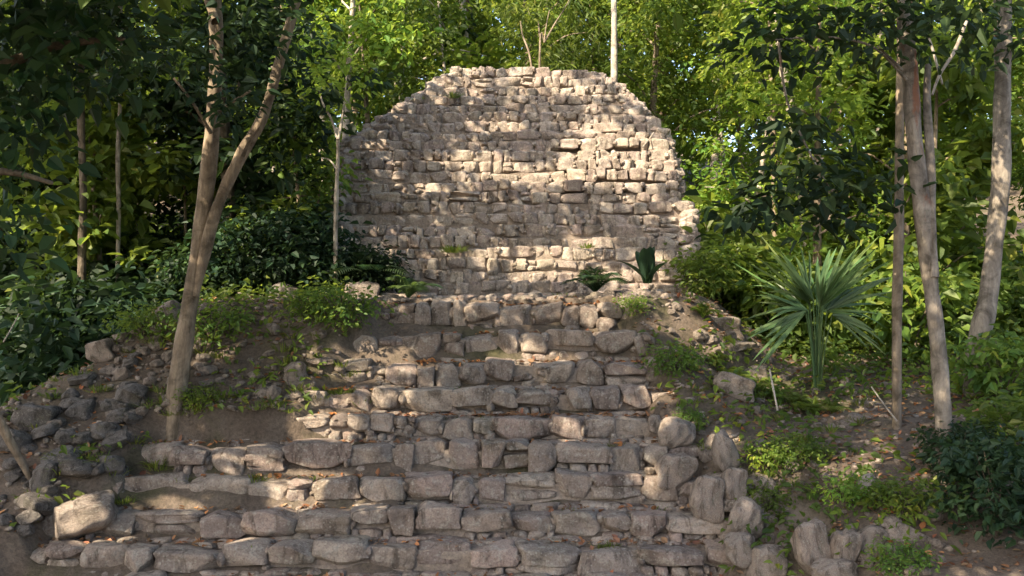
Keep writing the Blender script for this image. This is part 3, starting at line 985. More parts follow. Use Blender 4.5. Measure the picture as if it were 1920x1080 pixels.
tree_edge = named_tree('stout_tree', 'stout pinkish grey tree near the right edge, behind the dark bush', 15.5,
    [([(1816, 748), (1832, 660), (1850, 570), (1866, 450), (1876, 330), (1880, 180), (1880, 60), (1882, -120), (1885, -260)], [50, 42, 40, 38, 36, 36, 36, 32, 28])],
    M_BARK_RED,
    crown=[(1860, 60, 15.2, (1.0, .7, .5), 18, 10, 0.18, M_LEAF_DK), (1880, -300, 15.4, 2.2, 100, 16, 0.18, M_LEAF)])

named_tree('pale_sapling', 'thin pale sapling forking at the left side of the pyramid', 17.4,
    [([(631, 552), (629, 470), (631, 360), (634, 290), (633, 240)], [9, 9, 9, 8, 7]),
     ([(633, 262), (622, 225), (606, 195), (596, 160)], [5, 5, 4, 3]), ([(634, 262), (641, 225), (646, 190), (650, 140)], [6, 5, 4, 3]), ([(632, 318), (618, 300), (602, 296)], [4, 3, 2])],
    M_BARK_PALE, crown=[(600, 150, 17.4, (.4, .4, .35), 10, 8, 0.13, M_LEAF_BR), (655, 130, 17.4, (.35, .4, .3), 8, 8, 0.13, M_LEAF_BR)], cat='sapling')
named_tree('pale_trunked_tree', 'straight white trunked tree at the right shoulder of the pyramid top', 23.5,
    [([(1152, 185), (1152, 110), (1151, 20), (1150, -90), (1150, -220)], [15, 14, 13, 12, 10])],
    M_BARK_PALE, crown=[(1150, -260, 23.5, 2.2, 80, 16, 0.2, M_LEAF)])
named_tree('bent_pale_tree', 'bent pale tree seen through the leaves right of the pyramid', 22.0,
    [([(1520, 520), (1500, 330), (1484, 220), (1466, 120), (1452, 30), (1470, -100)], [18, 17, 17, 17, 16, 12])],
    M_BARK_PALE, crown=[(1460, -160, 22, 1.8, 60, 16, 0.2, M_LEAF_BR)])
named_tree('dark_trunked_tree', 'dim straight trunk standing in the deep shade at far left', 18.5,
    [([(154, 600), (154, 480), (156, 360), (152, 220), (150, 60), (150, -150)], [20, 17, 16, 15, 14, 12])], M_BARK_DK,
    crown=[(150, 60, 18.5, 1.6, 70, 16, 0.2, M_LEAF_DK), (150, -200, 18.5, 2.0, 70, 16, 0.2, M_LEAF_DK)])
named_tree('dark_trunked_tree', 'thin pale stem between the dim trunk and the forked tree', 19.0,
    [([(212, 590), (222, 440), (221, 300), (226, 160), (226, -60)], [10, 9, 9, 8, 7])], M_BARK_PALE,
    crown=[(226, -100, 19, 1.6, 50, 16, 0.2, M_LEAF)])
named_tree('twin_stemmed_sapling', 'twin stemmed grey sapling among the dark bushes left of the pyramid', 18.6,
    [([(577, 560), (572, 480), (566, 420), (555, 330), (552, 240)], [11, 10, 9, 8, 6]), ([(580, 560), (586, 490), (590, 430), (600, 350)], [8, 7, 6, 4])],
    M_BARK_TAN, crown=[(555, 240, 18.6, (.8, .6, .7), 40, 14, 0.16, M_LEAF), (600, 330, 18.7, (.5, .5, .5), 20, 14, 0.16, M_LEAF)], cat='sapling')
named_tree('bare_forked_sapling', 'bare forked sapling growing just behind the pyramid top', 23.0,
    [([(1008, 150), (1012, 105), (1022, 78), (1040, 45), (1062, 10), (1080, -30)], [4, 4, 4, 3, 2, 2]), ([(1000, 150), (992, 100), (980, 66), (976, 40)], [5, 4, 3, 2]), ([(1020, 80), (1024, 50), (1030, 20)], [3, 2, 2])],
    M_BARK_TAN, cat='sapling')

# big leaved tree whose boughs hang in from the left
lt_base = Vector((-6.6, 9.5, CZ + hz(-6.6, 9.5) - 0.05))
lt = empty('overhanging_tree', lt_base, 'dark large leaved tree hanging its boughs in at the left edge', 'tree')
bag = Bag()
tube(bag, [(0, 0, -.2), (0.1, 0, 2), (0, .1, 4.5), (.3, .2, 7), (.5, .4, 10)], [.28, .22, .2, .16, .08], seg=12)
tube(bag, [(0, .1, 5.8), (1.0, .2, 7.0), (2.0, .2, 7.6), (2.9, .1, 7.7)], [.1, .07, .05, .02], seg=8)
tube(bag, [(0, .1, 5.2), (.9, .0, 6.0), (1.7, -.1, 6.4), (2.3, -.1, 6.3)], [.08, .06, .04, .02], seg=8)
link('trunk', bag.mesh('trunk', [M_BARK_DK]), lt)
ez = CZ - lt_base.z                       # eye level seen from the tree's foot
pts = np.concatenate([crown_points((2.3, .2, ez + 2.4), (1.0, .8, .6), 34), crown_points((1.7, .1, ez + 1.6), (.7, .6, .6), 22), crown_points((1.75, 0.1, ez + .75), (.4, .5, .5), 8), crown_points((.5, .3, ez + 4.4), (1.2, 1.2, .9), 30)])
link('crown', leaf_mesh('crown', pts, np.full(len(pts), .4), 12, 0.19, M_LEAF_DK, aspect=0.62, droop=0.5), lt)

# ------------------------------------------------------------------ forest behind: five kinds, many trees
def proto_tree(h, crown_lo, spread, nclump, per, size, leaf, bark, lean, trunk_r, aspect=.55):
    tb, pts = Bag(), []
    top = np.array([lean, lean * 0.4, h])
    P = [np.array([0, 0, -0.3]), np.array([lean * .1, 0, h * .25]), np.array([lean * .45, lean * .1, h * .55]), np.array([lean * .8, lean * .3, h * .8]), top]
    tube(tb, P, [trunk_r * 1.25, trunk_r, trunk_r * .8, trunk_r * .5, trunk_r * .2], seg=9, sub=4)
    nl = 9
    for i in range(nl):
        t = rng.uniform(crown_lo, 0.92)
        a = rng.uniform(0, 6.28)
        s = np.array([lean * t, lean * .3 * t, h * t])
        ln = spread * rng.uniform(0.6, 1.0) * (1.15 - 0.5 * t)
        e = s + np.array([math.cos(a) * ln, math.sin(a) * ln, ln * rng.uniform(0.1, 0.7)])
        m = (s + e) / 2 + np.array([0, 0, 0.15 * ln])
        tube(tb, [s, m, e], [trunk_r * .35, trunk_r * .22, trunk_r * .08], seg=6, sub=3)
        k = nclump // nl
        f = rng.uniform(0.35, 1.1, k)
        pts.append(s + (e - s) * f[:, None] + rng.normal(size=(k, 3)) * spread * 0.20)
    k = nclump // 4
    pts.append(top + rng.normal(size=(k, 3)) * np.array([spread * .35, spread * .35, h * .06]))
    pts = np.concatenate(pts)
    return tb.mesh('trunk', [bark]), leaf_mesh('crown', pts, rng.uniform(0.24, 0.5, len(pts)), per, size, leaf, aspect=aspect, droop=.25 if aspect > .4 else .6)


PROTO = [
    proto_tree(9.0, 0.15, 2.2, 150, 26, 0.18, M_LEAF, M_BARK_TAN, 0.5, 0.11),
    proto_tree(11.0, 0.30, 2.5, 140, 22, 0.22, M_LEAF_BR, M_BARK_PALE, -0.7, 0.12),
    proto_tree(7.0, 0.12, 1.9, 110, 26, 0.15, M_LEAF_BR, M_BARK_PALE, 0.6, 0.08),
    proto_tree(10.0, 0.20, 2.3, 140, 22, 0.20, M_LEAF_BR, M_BARK_TAN, -0.3, 0.10),
    proto_tree(9.0, 0.10, 2.4, 170, 20, 0.25, M_LEAF_DK, M_BARK_DK, 0.4, 0.13),
    proto_tree(8.0, 0.45, 1.5, 60, 20, 0.19, M_LEAF, M_BARK_PALE, 0.9, 0.07),
    proto_tree(6.0, 0.10, 1.8, 80, 16, 0.34, M_LEAF, M_BARK_TAN, 0.4, 0.07),
    proto_tree(8.0, 0.15, 2.0, 110, 24, 0.30, M_LEAF, M_BARK_TAN, -0.5, 0.09, .2),
]
PLANTED = {}


def forest_tree(kind, x, y, s, rz, label, group):
    loc = (x, y, CZ + hz(x, y) - 0.05)
    if kind not in PLANTED:
        r = empty('forest_tree', loc, label, 'tree', group, rz)
        link('trunk', PROTO[kind][0], r)
        link('crown', PROTO[kind][1], r)
        PLANTED[kind] = r
    else:
        r = copy_tree(PLANTED[kind])
        r.location = loc; r.rotation_euler = (0, 0, rz)
        tag(r, label, 'tree', group)
    r.scale = (s, s, s * rng.uniform(0.9, 1.15))
    return r


def spread_trees(n, x0, x1, y0, y1, kinds, label, group, smin=0.8, smax=1.15, mind=1.6):
    done = []
    tries = 0
    while len(done) < n and tries < 4000:
        tries += 1
        y = rng.uniform(y0, y1); x = rng.uniform(x0, x1) * y / ((y0 + y1) / 2)
        if abs(x) < 4.6 and y < 26: continue
        if any((x - a) ** 2 + (y - b) ** 2 < mind ** 2 for a, b in done): continue
        done.append((x, y))
        forest_tree(int(rng.choice(kinds)), x, y, rng.uniform(smin, smax), rng.uniform(0, 6.28), label, group)


spread_trees(9, -12.5, -5.6, 19.5, 24, [4, 4, 0, 6], 'leafy tree in the shaded thicket left of the pyramid', 'thicket trees left of the pyramid', 0.75, 1.0)
spread_trees(12, -18, -4, 25, 34, [4, 0, 1, 5], 'dim forest tree further back on the left', 'forest trees further back on the left')
spread_trees(9, 5.6, 13, 19.5, 24, [2, 3, 6, 7, 0], 'leafy tree in the sunlit thicket right of the pyramid', 'thicket trees right of the pyramid', 0.7, 0.95)
spread_trees(12, 4, 19, 25, 34, [3, 1, 2, 0, 5, 7], 'sunlit forest tree further back on the right', 'forest trees further back on the right')
spread_trees(9, -4.5, 4.5, 27, 34, [0, 5, 0, 4, 7], 'slender forest tree rising behind the pyramid top', 'forest trees behind the pyramid top', 0.9, 1.2)
spread_trees(24, -28, 28, 36, 48, [0, 1, 3, 4], 'tall background tree deep in the forest', 'tall trees deep in the forest', 1.2, 1.7, 2.6)

# far wood that closes the view
n = 5200
cx = rng.uniform(-46, 46, n); cy = rng.uniform(50, 60, n)
gz = np.array([hz(a, b) for a, b in zip(cx, cy)])
cz = CZ + gz + rng.uniform(0, 1, n) ** 0.8 * 21
o = link('far_forest', leaf_mesh('far_forest', np.stack([cx, cy, cz], 1), rng.uniform(0.9, 1.7, n), 22, 0.5, M_LEAF))
tag(o, 'dense far wood closing the view behind all the trees', 'forest', kind='stuff')

# ------------------------------------------------------------------ shrubs
def proto_shrub(r, h, nclump, per, size, leaf, aspect=0.5):
    tb = Bag()
    pts = []
    for i in range(7):
        a = rng.uniform(0, 6.28)
        e = np.array([math.cos(a) * r * rng.uniform(.3, .8), math.sin(a) * r * rng.uniform(.3, .8), h * rng.uniform(.55, .95)])
        tube(tb, [(0, 0, -.1), e * np.array([.35, .35, .5]), e], [.022, .014, .006], seg=6, sub=3)
    u = unit(rng.normal(size=(nclump, 3)))
    rad = rng.uniform(.3, 1, nclump) ** .5
    pts = u * rad[:, None] * np.array([r, r, h * .5]) + np.array([0, 0, h * .55])
    pts[:, :2] += (rng.normal(size=(nclump, 2)) * r * .15)
    return tb.mesh('stem', [M_BARK_DK]), leaf_mesh('foliage', pts, np.full(nclump, .22 + .08 * r), per, size, leaf, aspect=aspect)


SHRUB = {
    'leaf': proto_shrub(.8, 1.4, 70, 12, .19, M_LEAF),
    'bright': proto_shrub(.8, 1.4, 75, 14, .14, M_LEAF_BR),
    'dark': proto_shrub(.9, 1.4, 110, 16, .14, M_LEAF_DK, .55),
    'low': proto_shrub(.5, .45, 60, 14, .08, M_LEAF),
    'lowbright': proto_shrub(.4, .4, 50, 14, .075, M_LEAF_BR),
}
SHRUB_AT = {}


def shrub(kind, loc, s, label, group=None, sz=None, cat='shrub'):
    if kind not in SHRUB_AT:
        r = empty('leafy_shrub', loc, label, cat, group)
        link('stem', SHRUB[kind][0], r); link('foliage', SHRUB[kind][1], r)
        SHRUB_AT[kind] = r
    else:
        r = copy_tree(SHRUB_AT[kind])
        r.location = loc
        if 'group' in r and not group: del r['group']
        tag(r, label, cat, group)
    r.rotation_euler = (0, 0, rng.uniform(0, 6.28))
    r.scale = (s, s, sz or s)
    return r


def on(x, y, dz=0.0):
    return Vector((x, y, CZ + hz(x, y) + dz))


def scatter_shrubs(n, x0, x1, y0, y1, kinds, s0, s1, label, group):
    for _ in range(n):
        y = rng.uniform(y0, y1); x = rng.uniform(x0, x1) * y / ((y0 + y1) / 2)
        if abs(x) < 4.0 and 18 < y < 24: x = math.copysign(4.0 + rng.uniform(0, .8), x)
        shrub(str(rng.choice(kinds)), on(x, y), rng.uniform(s0, s1), label, group)


scatter_shrubs(24, -12, -5.2, 17.5, 23, ['dark'], 1.1, 1.9, 'dark shrub in the shade behind the left bank', 'dark shrubs behind the left bank')  # all in the darkened leaf colour, which imitates the deep shade here
scatter_shrubs(10, -5.4, -3.9, 19, 24, ['leaf', 'bright', 'dark'], 0.9, 1.5, 'shrub hugging the left flank of the pyramid', 'shrubs at the left flank of the pyramid')
scatter_shrubs(14, 3.9, 6.2, 18.8, 24, ['bright', 'leaf', 'bright'], 0.8, 1.5, 'shrub hugging the right flank of the pyramid', 'shrubs at the right flank of the pyramid')
scatter_shrubs(26, 5.5, 12, 17.5, 24, ['leaf', 'bright', 'leaf'], 0.7, 1.4, 'sunlit shrub under the trees right of the palm', 'sunlit shrubs under the right trees')
scatter_shrubs(26, -14, 14, 25, 31, ['leaf', 'bright', 'leaf'], 1.0, 2.0, 'shrub on the forest floor behind the pyramid', 'shrubs on the forest floor behind the pyramid')

for px, py, kind, s, lab in [
    (1870, 1010, 'dark', .8, 'large dark leafy bush filling the lower right corner'),
    (1800, 905, 'dark', .5, 'dark leafy bush growing at the foot of the scarred tree'),
    (1905, 880, 'leaf', .7, 'leafy bush at the right edge below the stout tree'),
    (1880, 760, 'leaf', .8, 'light green bush in front of the stout tree foot'),
    (1440, 880, 'lowbright', .8, 'yellow green low shrub on the dirt right of the upright white boulder'),
    (1590, 945, 'lowbright', .75, 'bright shrub left of the sunlit cream rock'),
    (1690, 960, 'low', .8, 'low green shrub right of the sunlit cream rock'),
    (1690, 1072, 'low', .62, 'small green shrub in front of the broad pinkish wall stone'),
    (1440, 960, 'low', .6, 'small leafy shrub beside the outermost flank boulder'),
    (1290, 792, 'low', .38, 'dark small shrub behind the round pale boulder'),
    (1262, 700, 'low', .8, 'green shrub right of the upper stair rows'),
    (1190, 585, 'lowbright', .55, 'sunlit low shrub at the right end of the terrace'),
    (400, 640, 'low', 1.1, 'green shrub on the bank right of the forked trunk'),
    (270, 630, 'low', .9, 'dim shrub on the bank left of the forked trunk'),
    (640, 618, 'low', 1.1, 'ferny green shrub at the left end of the top stair row'),
    (575, 595, 'low', .7, 'olive shrub beside the rounded mossy boulder'),
    (375, 770, 'low', .6, 'small shrub at the right foot of the forked tree'),
    (1490, 870, 'low', .7, 'mid green shrub on the dirt below the palm'),
]:
    shrub(kind, ground(px, py), s, lab)

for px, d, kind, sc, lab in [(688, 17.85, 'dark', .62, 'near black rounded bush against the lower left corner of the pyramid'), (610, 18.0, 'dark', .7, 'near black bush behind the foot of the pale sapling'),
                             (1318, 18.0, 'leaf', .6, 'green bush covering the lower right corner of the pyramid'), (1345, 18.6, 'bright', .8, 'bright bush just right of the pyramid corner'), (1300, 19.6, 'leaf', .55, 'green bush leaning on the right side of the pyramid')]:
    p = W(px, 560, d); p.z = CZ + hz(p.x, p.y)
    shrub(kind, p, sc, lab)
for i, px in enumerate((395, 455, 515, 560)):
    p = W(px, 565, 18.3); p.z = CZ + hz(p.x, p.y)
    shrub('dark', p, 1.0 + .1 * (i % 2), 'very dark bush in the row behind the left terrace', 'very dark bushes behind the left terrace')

# ------------------------------------------------------------------ palms, ferns, grass
def blade(bag, p, d, nrm, L, w, seg=5, bend=0.3, mi=0, fold=0.3):
    """long narrow folded blade that bends down"""
    d = np.asarray(d, float); d /= np.linalg.norm(d)
    s = np.cross(d, nrm); s /= max(1e-6, np.linalg.norm(s))
    u = np.cross(s, d)
    V = []
    for i in range(seg + 1):
        t = i / seg
        c = np.asarray(p) + d * L * t - np.array([0, 0, 1]) * bend * L * t * t
        ww = w * (math.sin(PI * (0.12 + 0.88 * t)) ** 0.7 if t < 1 else 0.02)
        V += [c - s * ww / 2 + u * ww * fold, c, c + s * ww / 2 + u * ww * fold]
    q = []
    for i in range(seg):
        a = 3 * i
        q += [[a, a + 1, a + 4, a + 3], [a + 1, a + 2, a + 5, a + 4]]
    bag.add(np.array(V), np.array(q), mi)


def fan_palm():
    base = W(1532, 712, 15.8); base.z = CZ + hz(base.x, base.y) - 0.03
    r = empty('fan_palm', base, 'young fan palm with spread leaves beside the right slope', 'palm')
    # stalk end (across, away, up), blade angle in the picture plane, blade length, half spread
    fr = [(-.10, .05, 1.22, 137, 1.15, 16), (-.06, .25, 1.30, 104, .95, 26), (.10, .0, 1.22, 50, 1.15, 15), (.02, -.15, 1.20, 80, .75, 22), (.12, .15, 1.10, 16, .95, 22),
          (-.16, .1, 1.12, 172, .8, 24), (-.22, -.15, 1.10, 205, 1.0, 14), (.18, -.18, 1.05, -32, .75, 24), (.10, .35, 1.32, 68, .95, 18), (-.06, .0, 1.25, 118, 1.1, 14), (.06, .1, 1.25, 66, 1.1, 14), (-.16, -.05, 1.1, 152, 1.1, 14), (.16, 0, 1.12, 33, 1.1, 14)]
    for (hx, hy, h, ang, R, half) in fr:
        bag = Bag()
        hub = np.array([hx, hy, h + .2])
        tube(bag, [(hx * .15, hy * .15, 0), hub * np.array([.5, .5, .55]), hub], [.018, .013, .010], seg=6, sub=4, wobble=0, mi=1)
        a = math.radians(ang + rng.uniform(-7, 7))
        half *= rng.uniform(.8, 1.35)
        D = np.array([math.cos(a), hy * 1.5 - .1 + rng.uniform(-.3, .3), math.sin(a)])
        D /= np.linalg.norm(D)
        nrm = np.array([-math.sin(a) * .6 * np.sign(math.cos(a) + 1e-3) , -.75, abs(math.cos(a)) * .8 + .2]); nrm -= D * (nrm @ D); nrm /= np.linalg.norm(nrm)
        S = np.cross(D, nrm)
        ns = 7
        for i in range(ns):
            b = math.radians(-half * 1.5 + 3 * half * i / (ns - 1) + rng.uniform(-4, 4))
            dd = D * math.cos(b) + S * math.sin(b) + nrm * rng.uniform(-.05, .3) * abs(math.sin(b))
            blade(bag, hub, dd, nrm, 1.28 * R * (0.55 + .45 * math.cos(b * 1.1)) * rng.uniform(.55, 1.08), rng.uniform(.055, .085), seg=6, bend=rng.uniform(.0, .12) if rng.random() < .7 else rng.uniform(.15, .5), fold=.4)
        link('frond', bag.mesh('frond', [M_PALM, M_PALM], smooth=False), r)


fan_palm()


def rosette(name, label, p, n, L, mat, width, lift, cat='plant', leaflets=True, group=None, nl=18):
    r = empty(name, p, label, cat, group)
    for i in range(n):
        a = 2 * PI * i / n + rng.uniform(-.25, .25)
        el = rng.uniform(lift * .55, lift)
        bag = Bag()
        d = np.array([math.cos(a) * math.cos(el), math.sin(a) * math.cos(el), math.sin(el)])
        ln = L * rng.uniform(.75, 1.1)
        if leaflets:
            for j in range(nl):
                t = (j + 1.5) / (nl + 1)
                c = d * ln * t - np.array([0, 0, .62 * ln * t * t])
                tang = d - np.array([0, 0, 1.24 * t]); tang /= np.linalg.norm(tang)
                s = np.cross(tang, [0, 0, 1]); s /= np.linalg.norm(s)
                wl = width * math.sin(PI * min(1, .15 + .85 * t)) ** .6
                for sg in (-1, 1):
                    blade(bag, c, tang * .75 + s * sg, [0, 0, 1], wl, wl * .10, seg=2, bend=.25)
            tube(bag, [(0, 0, 0), d * ln * .5 - np.array([0, 0, .155 * ln]), d * ln - np.array([0, 0, .62 * ln])], [.012, .008, .003], seg=5, sub=3, wobble=0)
        else:
            blade(bag, (0, 0, 0), d, [0, 0, 1], ln, width, seg=7, bend=.28, fold=.2)
        link('frond', bag.mesh('frond', [mat], smooth=False), r)
    return r


def at_ground(px, d, dz=0):
    x = (px - 960) / F * d
    return Vector((x, d, CZ + hz(x, d) + dz))


rosette('small_palm', 'pale green small palm on the terrace left of centre', at_ground(765, 16.7, .08), 13, .95, M_PALM, .24, 1.55, 'palm')
rosette('small_palm', 'dark tufted small palm on the terrace right of centre', at_ground(1116, 16.7, .1), 20, .95, M_LEAF_DK, .24, 1.55, 'palm')
rosette('broad_leaved_plant', 'dark broad leaved plant at the foot of the right pyramid corner', at_ground(1214, 16.7, .2), 9, .85, M_LEAF_DK, .26, 1.5, leaflets=False)
rosette('dark_palm', 'large dark spreading palm against the lower left of the pyramid', at_ground(690, 17.7, .15), 24, 1.5, M_LEAF_DK, .34, 1.55, 'palm')
rosette('dark_palm', 'dark drooping palm behind the pale sapling foot', at_ground(600, 18.2, .2), 20, 1.5, M_LEAF_DK, .34, 1.55, 'palm')
for i, (px, d) in enumerate([(1318, 16.3), (1345, 16.0), (1380, 15.8), (1415, 15.6), (1450, 15.3), (1490, 15.0), (1525, 14.8), (1560, 14.7)]):
    rosette('fern', 'green fern in the line running down the right slope', at_ground(px, d), 14, .55, M_GRASS if i % 2 else M_LEAF, .15, 1.5, 'fern', group='ferns down the right slope', nl=12)


def tuft(label, p, n, L, mat=M_GRASS, group=None, spread=.12):
    bag = Bag()
    for i in range(n):
        a = rng.uniform(0, 6.28); el = rng.uniform(.5, 1.4)
        q = np.array([math.cos(a) * spread * rng.random(), math.sin(a) * spread * rng.random(), 0])
        blade(bag, q, [math.cos(a) * math.cos(el), math.sin(a) * math.cos(el), math.sin(el)], [0, 0, 1], L * rng.uniform(.5, 1.1), .012 + .02 * L, seg=3, bend=.35)
    o = link('grass_tuft', bag.mesh('grass_tuft', [mat], smooth=False))
    o.location = p
    return tag(o, label, 'grass tuft', group)


def on_row(px, k, back=.25):
    d = ROW_D[k] + back
    return Vector(((px - 960) / F * d, d, CZ + ROW_Z[k] - .06))


def on_up(px, py, back=0.05):
    d = lerp_tab(py, UD)
    p = W(px, py, d - back)
    return p


for i in range(26):
    k = int(rng.integers(1, 9)); px = rng.uniform(ROW_L[k] + 30, ROW_R[k] - 30)
    tuft('small weed rooted in a joint of the stair treads', on_row(px, k, rng.uniform(.25, .5)), int(rng.integers(14, 50)), rng.uniform(.08, .17), group='weeds in the stair joints', spread=.14)
tuft('mossy grass cushion on the sunlit ledge of the pyramid', on_up(850, 474), 130, .26, spread=.22)
tuft('small yellow green tuft right of the sunlit ledge', on_up(1102, 466), 60, .2)
tuft('bright tuft near the upper left edge of the pyramid', on_up(850, 184), 70, .24)
tuft('sunlit grass tuft on the wide stair row below the forked tree', on_row(482, 6, .35), 120, .22, spread=.28)
tuft('grass tuft at the left end of the third stair row', on_row(640, 3, .3), 90, .2, spread=.2)
tuft('short grass behind a stone in the middle of the upper stairs', on_row(868, 3, .3), 70, .18, spread=.2)
tuft('single bright sprig low on the left stairs', on_row(476, 8, .2), 24, .14)
tuft('small weed in a joint of the lower left stairs', on_row(550, 8, .3), 30, .16)
tuft('weed in a joint near the bottom centre right', on_row(1142, 8, .3), 36, .14)
tuft('tiny yellow weed above the bottom stair rows', on_row(1022, 8, .2), 22, .12)
tuft('grass strip on the stair tread left of centre', on_row(590, 6, .3), 60, .16, spread=.25)
tuft('thin grass at the foot of the pyramid, left of its centre', at_ground(940, 17.5), 70, .16, spread=.3)
tuft('thin grass at the foot of the pyramid, right at its centre', at_ground(1010, 17.5), 70, .16, spread=.3)
tuft('thin grass on the terrace right of the centre', at_ground(1060, 17.3), 70, .18, spread=.4)
tuft('sunny yellow green sprig left of the summit slope', on_up(790, 192, -.3), 60, .3, M_LEAF_BR)
for i in range(96):
    px, py = [(rng.uniform(300, 680), rng.uniform(560, 800)), (rng.uniform(1300, 1660), rng.uniform(640, 960)), (rng.uniform(60, 320), rng.uniform(640, 960))][i % 3]
    p = ground(px, py)
    lab, g = [('thin grass tuft in the dirt of the left bank', 'grass on the left bank'), ('thin grass tuft on the right earth slope', 'grass on the right slope'), ('dim grass tuft among the dark left rubble', 'grass among the left rubble')][i % 3]
    tuft(lab, p, 36, rng.uniform(.14, .28), group=g, spread=.16)

# ------------------------------------------------------------------ litter and fallen wood
P = []
for _ in range(2600):                      # on the treads
    k = int(rng.integers(0, 10)); 
    x = rng.uniform(ROW_XL[k] + .1, ROW_XR[k] - .1)
    P.append((x, ROW_D[k] + abs(rng.normal(.36, .07)), CZ + ROW_Z[k] - .005 + rng.uniform(0, .02)))
for _ in range(15000):                      # on the ground
    y = rng.uniform(11, 26); x = rng.uniform(-.55, .55) * y
    if stair_cover(x, y) > .2 or (abs(x) < 2.7 and y > 15.9 and rng.random() < .8): continue
    P.append((x, y, CZ + hz(x, y) + .012))
P = np.array(P); n = len(P)
D = rng.normal(size=(n, 3)); D[:, 2] *= .25
N = rng.normal(size=(n, 3)) * .35 + np.array([0, 0, 1])
L = rng.uniform(.05, .12, n)
V, q = leaves_arrays(P, D, N, L, L * rng.uniform(.45, .7, n), curl=-.15)
tag(link('leaf_litter', mesh_arrays('leaf_litter', V, [q], [M_DEAD], smooth=False)), 'fallen brown and orange leaves on the treads and soil', 'leaf litter', kind='stuff')

bag = Bag()
for _ in range(6000):
    y = rng.uniform(11.2, 18.5); x = rng.uniform(-.54, .54) * y
    if stair_cover(x, y) > .2 or (x > 2.6 and rng.random() < .7): continue
    g = rng.uniform(.02, .09)
    V, Fc = stone(g * rng.uniform(.8, 1.5), g, g * rng.uniform(.5, .9), n=3, boxy=3, skew=.3, tilt=.4)
    bag.add(V + np.array([x, y, CZ + hz(x, y) + g * .1]), Fc)
tag(link('gravel', bag.mesh('gravel', [M_STONE])), 'small stone chips strewn over the earth banks', 'gravel', kind='stuff')

# low ground cover under the trees and on the banks
n = 5200
y = rng.uniform(16.5, 34, n); x = rng.uniform(-.62, .62, n) * y
keep = ~((np.abs(x) < 3.9) & (y < 26)) & ~((x < 0) & (x > -6) & (y < 18.4))
x, y = x[keep], y[keep]
yb = rng.uniform(11.5, 18, 2200); xb = rng.uniform(-.55, .55, 2200) * yb
kb = np.array([stair_cover(a, b) < .1 and not (b > 15.8 and abs(a) < 2.8) and wob(a, b, 1.1, 30, 3) > (-.2 if a > 0 else -.05) for a, b in zip(xb, yb)])
x = np.concatenate([x, xb[kb]]); y = np.concatenate([y, yb[kb]])
z = np.array([CZ + hz(a, b) for a, b in zip(x, y)]) + rng.uniform(0, .3, len(x)) * np.where(y < 16.5, .4, 1)
tag(link('ground_cover', leaf_mesh('ground_cover', np.stack([x, y, z], 1), np.full(len(x), .3), 7, .13, M_LEAF)), 'low green seedlings covering the forest floor', 'ground cover', kind='stuff')


def stick(label, pts, ws, d, bark, name='fallen_branch', group=None):
    base = W(*pts[0], d)
    bag = Bag()
    tube(bag, px_path(base, pts, d, d + .3), [k_px(w, d) for w in ws], seg=7, sub=4)
    o = link(name, bag.mesh(name, [bark])); o.location = base
    return tag(o, label, 'branch', group)


stick('fallen grey branch sloping down over the left rubble', [(-10, 770), (20, 830), (48, 880), (66, 920)], [18, 16, 14, 9], 13.0, M_BARK_TAN)
stick('thin pale stick crossing another beside the snapped stub, leaning right', [(1748, 178), (1762, 140), (1790, 95), (1812, 40)], [5, 6, 7, 6], 13.6, M_BARK_PALE)
stick('thin pale stick crossing another beside the snapped stub, leaning left', [(1767, 158), (1755, 115), (1740, 70), (1712, 30)], [4, 5, 5, 4], 13.7, M_BARK_PALE)
stick('dead stick standing in the right slope before the ferns', [(1458, 770), (1450, 730), (1443, 692)], [4, 4, 3], 14.2, M_BARK_PALE)
stick('bare twig leaning against the slim grey tree foot', [(1682, 790), (1655, 755), (1634, 725)], [4, 3, 2], 13.8, M_BARK_PALE)
stick('pale bare twig lying in the dark shade at far left', [(6, 642), (22, 615), (36, 588)], [3, 3, 2], 15.5, M_BARK_PALE)
stick('dry twig poking out over the bright corner of the pyramid', [(1205, 276), (1216, 262), (1226, 248)], [3, 2, 2], 19.9, M_BARK_PALE)

# ------------------------------------------------------------------ unseen shade trees added left of and behind the viewer, crowns shaped for the dapple
def target_depth(px, py):
    if py < 572 and lerp_tab(py, UL) - 20 < px < lerp_tab(py, UR) + 20 and py > 115: return lerp_tab(py, UD)
    if py > 560: return float(np.interp(py, ROW_PY, ROW_D))
    return 26.0 if py < 130 else 20.0


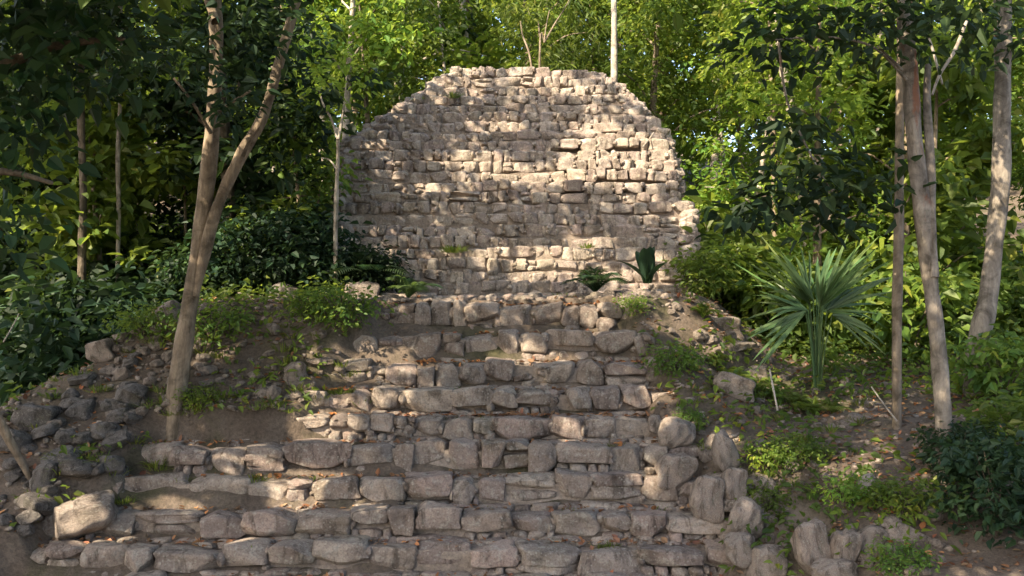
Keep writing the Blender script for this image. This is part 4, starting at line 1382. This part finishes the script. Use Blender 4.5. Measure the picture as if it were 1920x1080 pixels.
def coverage(px, py):
    for x, y, w, h in LIT:
        if ((px - x) / w) ** 2 + ((py - y) / h) ** 2 < 1.0: return 0.0
    if py > 560:
        if px < 1420: return 1.0
        return 0.5
    if lerp_tab(py, UL) - 20 < px < lerp_tab(py, UR) + 20 and py > 115: return 0.62
    if px < 340: return 0.95
    if px < 620: return 0.95 if py > 400 else 0.6
    if py < 125 and px < 1140: return 0.85
    return 0.12


cl = []
while len(cl) < 4700:
    px, py = rng.uniform(-250, 2050), rng.uniform(-60, 1180)
    if rng.random() < coverage(px, py) + .1:
        p = np.array(W(px, py, target_depth(px, min(1095, py))))
        cl.append(p + np.array(SUN) * rng.uniform(9.5, 13.5))
cl = np.array(cl)

stems = [(-13.5, 3.0), (-12.5, 9.5), (-6.5, -1.5), (-1.0, -2.5), (-14.5, 17.0)]
own = np.argmin(np.stack([(cl[:, 0] - a) ** 2 + (cl[:, 1] - b) ** 2 for a, b in stems]), 0)
for i, (a, b) in enumerate(stems):
    g = cl[own == i]
    if len(g) < 5: continue
    zb = CZ + hz(a, max(9, b)) - max(0, 9 - b) * .06
    r = empty('shade_tree', (a, b, zb), 'unseen tall tree, its high crown shaped to shade the stairs', 'tree', 'unseen shade trees left of the stairs')
    bag = Bag()
    top = g.mean(0) - np.array([a, b, zb])
    H = top[2]
    tube(bag, [(0, 0, -.3), (.1, 0, H * .35), (.2, .2, H * .7), (.3, .3, H * 1.05)], [.34, .27, .22, .1], seg=12)
    for j in rng.choice(len(g), min(26, len(g)), replace=False):
        e = g[j] - np.array([a, b, zb])
        s = np.array([.15, .12, H * rng.uniform(.7, .95)])
        tube(bag, [s, (s + e) / 2 + np.array([0, 0, .4]), e], [.09, .05, .015], seg=6, sub=3)
    link('trunk', bag.mesh('trunk', [M_BARK_DK]), r)
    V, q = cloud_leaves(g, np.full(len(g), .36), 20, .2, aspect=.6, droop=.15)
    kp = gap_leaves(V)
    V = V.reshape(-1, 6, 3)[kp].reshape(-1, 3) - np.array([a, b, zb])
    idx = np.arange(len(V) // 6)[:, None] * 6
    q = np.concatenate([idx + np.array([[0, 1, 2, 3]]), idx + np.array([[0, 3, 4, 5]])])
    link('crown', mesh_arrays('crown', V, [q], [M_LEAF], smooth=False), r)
